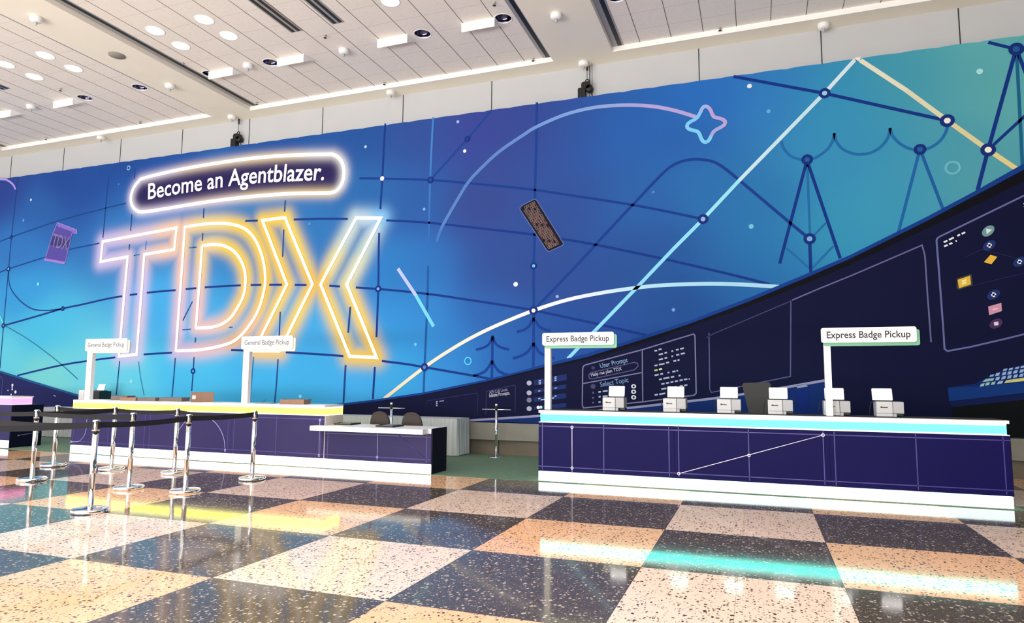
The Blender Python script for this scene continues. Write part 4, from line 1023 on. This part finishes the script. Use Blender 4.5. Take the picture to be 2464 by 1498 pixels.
# ------------------------------------------------------------------ belt posts
def make_post():
    t = empty('stanchion')
    MB().lathe([(0.190, 0.0), (0.195, 0.008), (0.195, 0.038), (0.186, 0.046), (0.09, 0.054), (0.045, 0.060), (0.034, 0.064)], n=48).build('base', M_chrome, t)
    MB().lathe([(0.0315, 0.05), (0.0315, 0.90)], n=28).build('pole', M_chrome, t)
    MB().lathe([(0.034, 0.898), (0.0365, 0.902), (0.0365, 0.914), (0.034, 0.918)], n=28).build('collar', M_rubber, t)
    MB().lathe([(0.037, 0.918), (0.038, 0.922), (0.038, 1.028), (0.036, 1.040), (0.030, 1.046), (0.001, 1.048)], n=28).build('head', M_chrome, t)
    for k in range(4):
        a = PI/2*k
        MB().box(-0.011, 0.011, 0.036, 0.044, 0.935, 1.025).build('belt_clip', M_rubber, t).rotation_euler = (0, 0, a)
    return t
posts = {'A': (-1.69, -3.08, 'stanchion standing nearest the camera'), 'B': (-4.68, -1.68, 'leftmost stanchion of the middle row'), 'C': (-6.00, -0.40, 'leftmost stanchion of the back row'),
         'D': (-2.72, -1.70, 'stanchion in the middle of the middle row'), 'E': (-4.67, -0.37, 'second stanchion from the left in the back row'), 'F': (-3.37, -0.31, 'third stanchion from the left in the back row'),
         'G': (-1.78, -1.63, 'rightmost stanchion of the middle row'), 'H': (-1.76, -0.37, 'rightmost stanchion of the back row, alone before the purple counter'),
         'I': (-3.60, -3.08, 'stanchion of the near row just outside the left edge'), 'J': (-3.05, -4.35, 'stanchion of the closest row just outside the left edge'), 'K': (-6.3, -1.69, 'stanchion of the middle row just outside the left edge')}
pp = None; PO = {}
for k, (x, y, lb_) in posts.items():
    if pp is None: pp = make_post(); o = pp; o.location = (x, y, 0)
    else: o = dup(pp, (x, y, 0))
    tag(o, 'chrome belt '+lb_, 'stanchion', 'chrome belt stanchions'); PO[k] = o
def belt(a, b, sag=0.02, z=0.985, hh=0.033):
    xa, ya = posts[a][:2]; xb, yb = posts[b][:2]
    d = Vector((xb-xa, yb-ya, 0)); L = d.length; d.normalize(); n = Vector((-d.y, d.x, 0))*0.0015
    v = []; f = []; N_ = 18
    for i in range(N_+1):
        t = i/N_; s_ = 0.045+(L-0.09)*t; zc = z-sag*4*t*(1-t); tw = 0.0
        c = d*s_
        for sg in (-1, 1):
            for zz in (-hh, hh): v.append((c.x+n.x*sg, c.y+n.y*sg, zc+zz))
    for i in range(N_):
        k = i*4
        for p, q in ((0, 1), (1, 3), (3, 2), (2, 0)): f.append((k+p, k+q, k+4+q, k+4+p))
    f += [(0, 1, 3, 2), (N_*4, N_*4+2, N_*4+3, N_*4+1)]
    MB().add(v, f).build('belt', M_belt, PO[a])
for a, b, s_ in (('A', 'G', .02), ('G', 'H', .012), ('A', 'I', .03), ('A', 'J', .025), ('B', 'D', .02), ('B', 'E', .015), ('B', 'K', .02), ('C', 'E', .02), ('E', 'F', .02), ('F', 'H', .045)):
    belt(a, b, s_)
# two posts with cross arms in front of the stone ledge
ap = None
for x, y, lb_ in ((0.555, 3.92, 'chrome stand with a cross arm in the gap between the counters'), (-1.60, 3.48, 'chrome stand with a cross arm behind the dark chairs')):
    if ap is None:
        ap = empty('cross_arm_stand', (x, y, 0.006)); o = ap
        MB().lathe([(0.16, 0.0), (0.163, 0.006), (0.16, 0.014), (0.03, 0.022)], n=36).build('base', M_chrome, ap)
        MB().lathe([(0.028, 0.02), (0.028, 0.94)], n=24).build('pole', M_chrome, ap)
        MB().lathe([(0.03, 0.94), (0.033, 0.945), (0.030, 1.0), (0.001, 1.002)], n=24).build('collar', M_rubber, ap)
        MB().tube([(-0.31, 0, 0.945), (0.31, 0, 0.945)], 0.011, 10).build('cross_arm', M_chrome, ap)
        MB().lathe([(0.022, 1.0), (0.034, 1.02), (0.034, 1.05), (0.026, 1.06), (0.001, 1.06)], n=20).build('head', M_chrome, ap)
    else: o = dup(ap, (x, y, 0.006))
    tag(o, lb_, 'stand', 'cross arm stands')

# ------------------------------------------------------------------ tables with pleated skirts, chairs
def table(xc, yc, L, Dp, label, grp='skirted tables'):
    t = tag(empty('skirted_table', (xc, yc, 0.006)), label, 'table', grp)
    MB().box(-L/2, L/2, -Dp/2, Dp/2, 0.715, 0.745).build('tabletop', M_cloth, t)
    per = []
    step = 0.012
    def run(ax, ay, bx, by):
        n = int(math.hypot(bx-ax, by-ay)/step); return [(ax+(bx-ax)*i/n, ay+(by-ay)*i/n) for i in range(n)]
    hx, hy = L/2, Dp/2
    per = run(-hx, -hy, hx, -hy)+run(hx, -hy, hx, hy)+run(hx, hy, -hx, hy)+run(-hx, hy, -hx, -hy)
    n = len(per); rows = [0.742, 0.68, 0.45, 0.2, 0.012]; v = []; f = []
    for r, z in enumerate(rows):
        for i, (x, y) in enumerate(per):
            a = per[i-1]; b = per[(i+1) % n]; tx, ty = b[0]-a[0], b[1]-a[1]; l = math.hypot(tx, ty) or 1
            nx, ny = ty/l, -tx/l
            amp = (0.004, 0.010, 0.014, 0.018, 0.020)[r]
            o_ = 0.012+amp*(1+math.sin(i*step*2*PI/(0.085 if r < 2 else 0.13)+0.6*math.sin(i*0.11)))
            v.append((x+nx*o_, y+ny*o_, z))
    for r in range(len(rows)-1):
        for i in range(n):
            k = (i+1) % n; f.append((r*n+i, r*n+k, (r+1)*n+k, (r+1)*n+i))
    MB().add(v, f, True).build('skirt', M_cloth, t)
    return t
table(-1.15, 4.03, 1.82, 0.6, 'white skirted table behind the dark chairs, its right end in view')
table(-3.06, 4.03, 1.82, 0.6, 'white skirted table mostly hidden by the yellow counter end')
table(-11.2, 3.95, 2.2, 0.7, 'white skirted table at the far left carrying the printer')

cp = None
for x, y, lb_ in ((-1.015, 2.32, 'dark rounded chair back behind the desk, the middle of three'), (-0.345, 2.30, 'dark rounded chair back behind the desk, the rightmost of three'), (-2.16, 2.32, 'dark rounded chair back behind the desk, mostly hidden by the yellow counter')):
    if cp is None:
        cp = empty('office_chair', (x, y, 0.006), 0.0); o = cp
        prof = [(-0.215, 0.50), (-0.215, 0.62), (-0.205, 0.74), (-0.18, 0.84), (-0.14, 0.905), (-0.08, 0.938), (0, 0.95)]
        prof = prof+[(-a, b) for a, b in prof[-2::-1]]
        bk = MB(); n = len(prof)
        v = []
        for yy, s_ in ((-0.235, 0.97), (-0.245, 1.0), (-0.275, 1.0), (-0.285, 0.97)):
            for a, b in prof: v.append((a*s_, yy-0.35*a*a*0-0.05*(b-0.5)+0.6*a*a, 0.5+(b-0.5)*s_))
        f = []
        for r in range(3):
            for i in range(n-1): f.append((r*n+i, r*n+i+1, (r+1)*n+i+1, (r+1)*n+i))
            f.append((r*n+n-1, r*n, (r+1)*n, (r+1)*n+n-1))
        f.append(tuple(range(n))[::-1]); f.append(tuple(3*n+i for i in range(n)))
        bk.add(v, f, False).build('backrest', M_chair, cp)
        MB().rbox(-0.23, 0.23, -0.22, 0.24, 0.43, 0.49, 0.028).build('seat', M_chair, cp)
        for sx in (-1, 1):
            MB().tube([(sx*0.19, -0.20, 0.44), (sx*0.21, -0.26, 0.0)], 0.012, 8).build('leg', M_black, cp)
            MB().tube([(sx*0.19, 0.20, 0.44), (sx*0.21, 0.24, 0.0)], 0.012, 8).build('leg', M_black, cp)
            MB().tube([(sx*0.17, -0.18, 0.45), (sx*0.17, -0.27, 0.52), (sx*0.16, -0.27, 0.66)], 0.010, 8).build('back_bracket', M_black, cp)
    else: o = dup(cp, (x, y, 0.006))
    tag(o, lb_, 'chair', 'dark chairs behind the desk')

# ------------------------------------------------------------------ things on the counters
def tray(name, x, y, z, wx, wy, h, rz, m, label, cat, grp=None, flap=True):
    t = tag(empty(name, (x, y, z), rz), label, cat, grp)
    b = MB(); th = 0.005
    b.box(-wx/2, wx/2, -wy/2, wy/2, 0, th)
    for a in ((-wx/2, wx/2, -wy/2, -wy/2+th), (-wx/2, wx/2, wy/2-th, wy/2), (-wx/2, -wx/2+th, -wy/2, wy/2), (wx/2-th, wx/2, -wy/2, wy/2)): b.box(*a, th*0.9, h)
    b.build('box_body', m, t)
    if flap:
        MB().add([(-wx/2, wy/2, h), (wx/2, wy/2, h), (wx/2, wy/2+0.07, h-0.02), (-wx/2, wy/2+0.07, h-0.02), (-wx/2, wy/2, h-.004), (wx/2, wy/2, h-.004), (wx/2, wy/2+0.07, h-0.024), (-wx/2, wy/2+0.07, h-0.024)], [(0, 1, 2, 3), (7, 6, 5, 4), (0, 4, 5, 1), (1, 5, 6, 2), (2, 6, 7, 3), (3, 7, 4, 0)]).build('flap', m, t)
    return t
ZT = 1.0785
bx = tag(empty('cardboard_box', (-4.66, 1.52, ZT), 0.80), 'tall brown cardboard box standing on the yellow counter', 'box', 'boxes on the yellow counter')
MB().box(-0.215, 0.19, -0.175, 0.20, 0, 0.185).build('carton', M_card, bx, bevel=0.006)
MB().box(-0.216, 0.191, -0.005, 0.03, 0.184, 0.1865).build('tape', mat('brown_tape', (176, 150, 124), 0.4), bx)
MB().box(-0.19, -0.13, -0.1762, -0.174, 0.06, 0.13).build('shipping_label', M_paper, bx)
g = 'open cardboard trays on the yellow counter'
tray('cardboard_tray', -6.80, 1.55, ZT, 0.34, 0.26, 0.085, 0.35, M_card2, 'grey open cardboard tray leftmost on the yellow counter', 'box', g)
tray('cardboard_tray', -6.38, 1.42, ZT, 0.40, 0.22, 0.060, 0.05, M_card, 'tan low cardboard tray second from the left on the yellow counter', 'box', g)
tray('cardboard_tray', -5.93, 1.45, ZT, 0.38, 0.26, 0.065, 0.25, M_card2, 'grey cardboard tray with folded flap in the middle of the tray row', 'box', g)
tray('cardboard_tray', -5.38, 1.52, ZT, 0.46, 0.28, 0.075, 0.30, M_card2, 'dark cardboard tray just left of the tall brown box', 'box', g)
tray('cardboard_tray', -2.47, 1.50, ZT, 0.46, 0.30, 0.085, 0.25, M_card, 'brown cardboard tray alone near the right end of the yellow counter', 'box', g)
for x, y, rz, lb_ in ((-7.1, 1.33, .1, 'white sheet of paper beside the left sign post on the counter'), (-5.35, 1.28, .2, 'white sheet of paper in front of the dark tray'), (-4.25, 1.32, -.1, 'white sheet of paper right of the tall brown box'), (-3.85, 1.40, .3, 'white sheet of paper just left of the middle sign post')):
    o = MB().box(-0.14, 0.14, -0.10, 0.10, 0, 0.003).build('paper_sheet', M_paper, None, loc=(x, y, ZT)); o.rotation_euler = (0, 0, rz)
    tag(o, lb_, 'paper', 'paper sheets on the yellow counter')
cbd = tag(empty('clipboard', (-3.05, 1.42, ZT), 0.15), 'flat dark clipboard right of the middle sign post', 'clipboard')
MB().box(-0.17, 0.17, -0.11, 0.11, 0, 0.006).build('board', M_black, cbd)
MB().box(-0.15, 0.14, -0.095, 0.095, 0.006, 0.009).build('paper', M_paper, cbd)
MB().tube([(-0.10, 0, 0.014), (-0.02, 0.03, 0.075)], 0.004, 8).build('pen', M_ink, cbd)
for x, y, rz, lb_ in ((-1.37, 1.55, .05, 'flat black notepad on the white desk, left of the pair'), (-0.42, 1.40, -.05, 'flat black notepad on the white desk, right of the pair')):
    t = tag(empty('notepad', (x, y, 0.7355), rz), lb_, 'notepad', 'notepads on the desk')
    MB().box(-0.17, 0.17, -0.18, 0.18, 0, 0.028).build('cover', M_black, t, bevel=0.002)
    MB().box(-0.05, 0.15, -0.15, 0.05, 0.028, 0.034).build('pages', mat('grey_pages', (120, 124, 128), 0.6), t)
    MB().tube([(-0.12, -0.13, 0.033), (-0.08, 0.05, 0.033)], 0.005, 8).build('pen', M_ink, t)

# printer group at the far left on the skirted table
zt = 0.752
p1 = tag(empty('tower_printer', (-10.72, 3.86, zt)), 'tall white printer on the far left table left of the black box', 'printer')
MB().box(-0.17, 0.02, -0.16, 0.16, 0, 0.46).build('main_body', M_white, p1, bevel=0.01); MB().box(0.025, 0.15, -0.16, 0.16, 0.06, 0.46).build('side_body', M_prn2, p1, bevel=0.01)
MB().box(-0.165, 0.018, -0.1615, -0.159, 0.23, 0.235).build('door_seam', M_dark, p1)
p2 = tag(empty('label_printer', (-10.36, 3.86, zt)), 'black box shaped printer beside the left sign post', 'printer')
MB().box(-0.20, 0.20, -0.16, 0.18, 0.0, 0.44).build('casing', M_black, p2, bevel=0.01); MB().box(-0.08, 0.05, -0.175, -0.155, 0.06, 0.10).build('paper_exit', M_prn2, p2); MB().box(-0.20, 0.10, -0.30, -0.16, 0.0, 0.03).build('output_shelf', M_paper, p2)
q = dup(tb, (-10.30, 3.86, zt+0.4405), 'blue lit tablet on the black printer at the far left'); q['category'] = 'tablet'; q['group'] = 'tablets'
for c_ in q.children:
    for g_ in c_.children:
        me = g_.data.copy(); me.materials.clear(); me.materials.append(M_screenb); g_.data = me
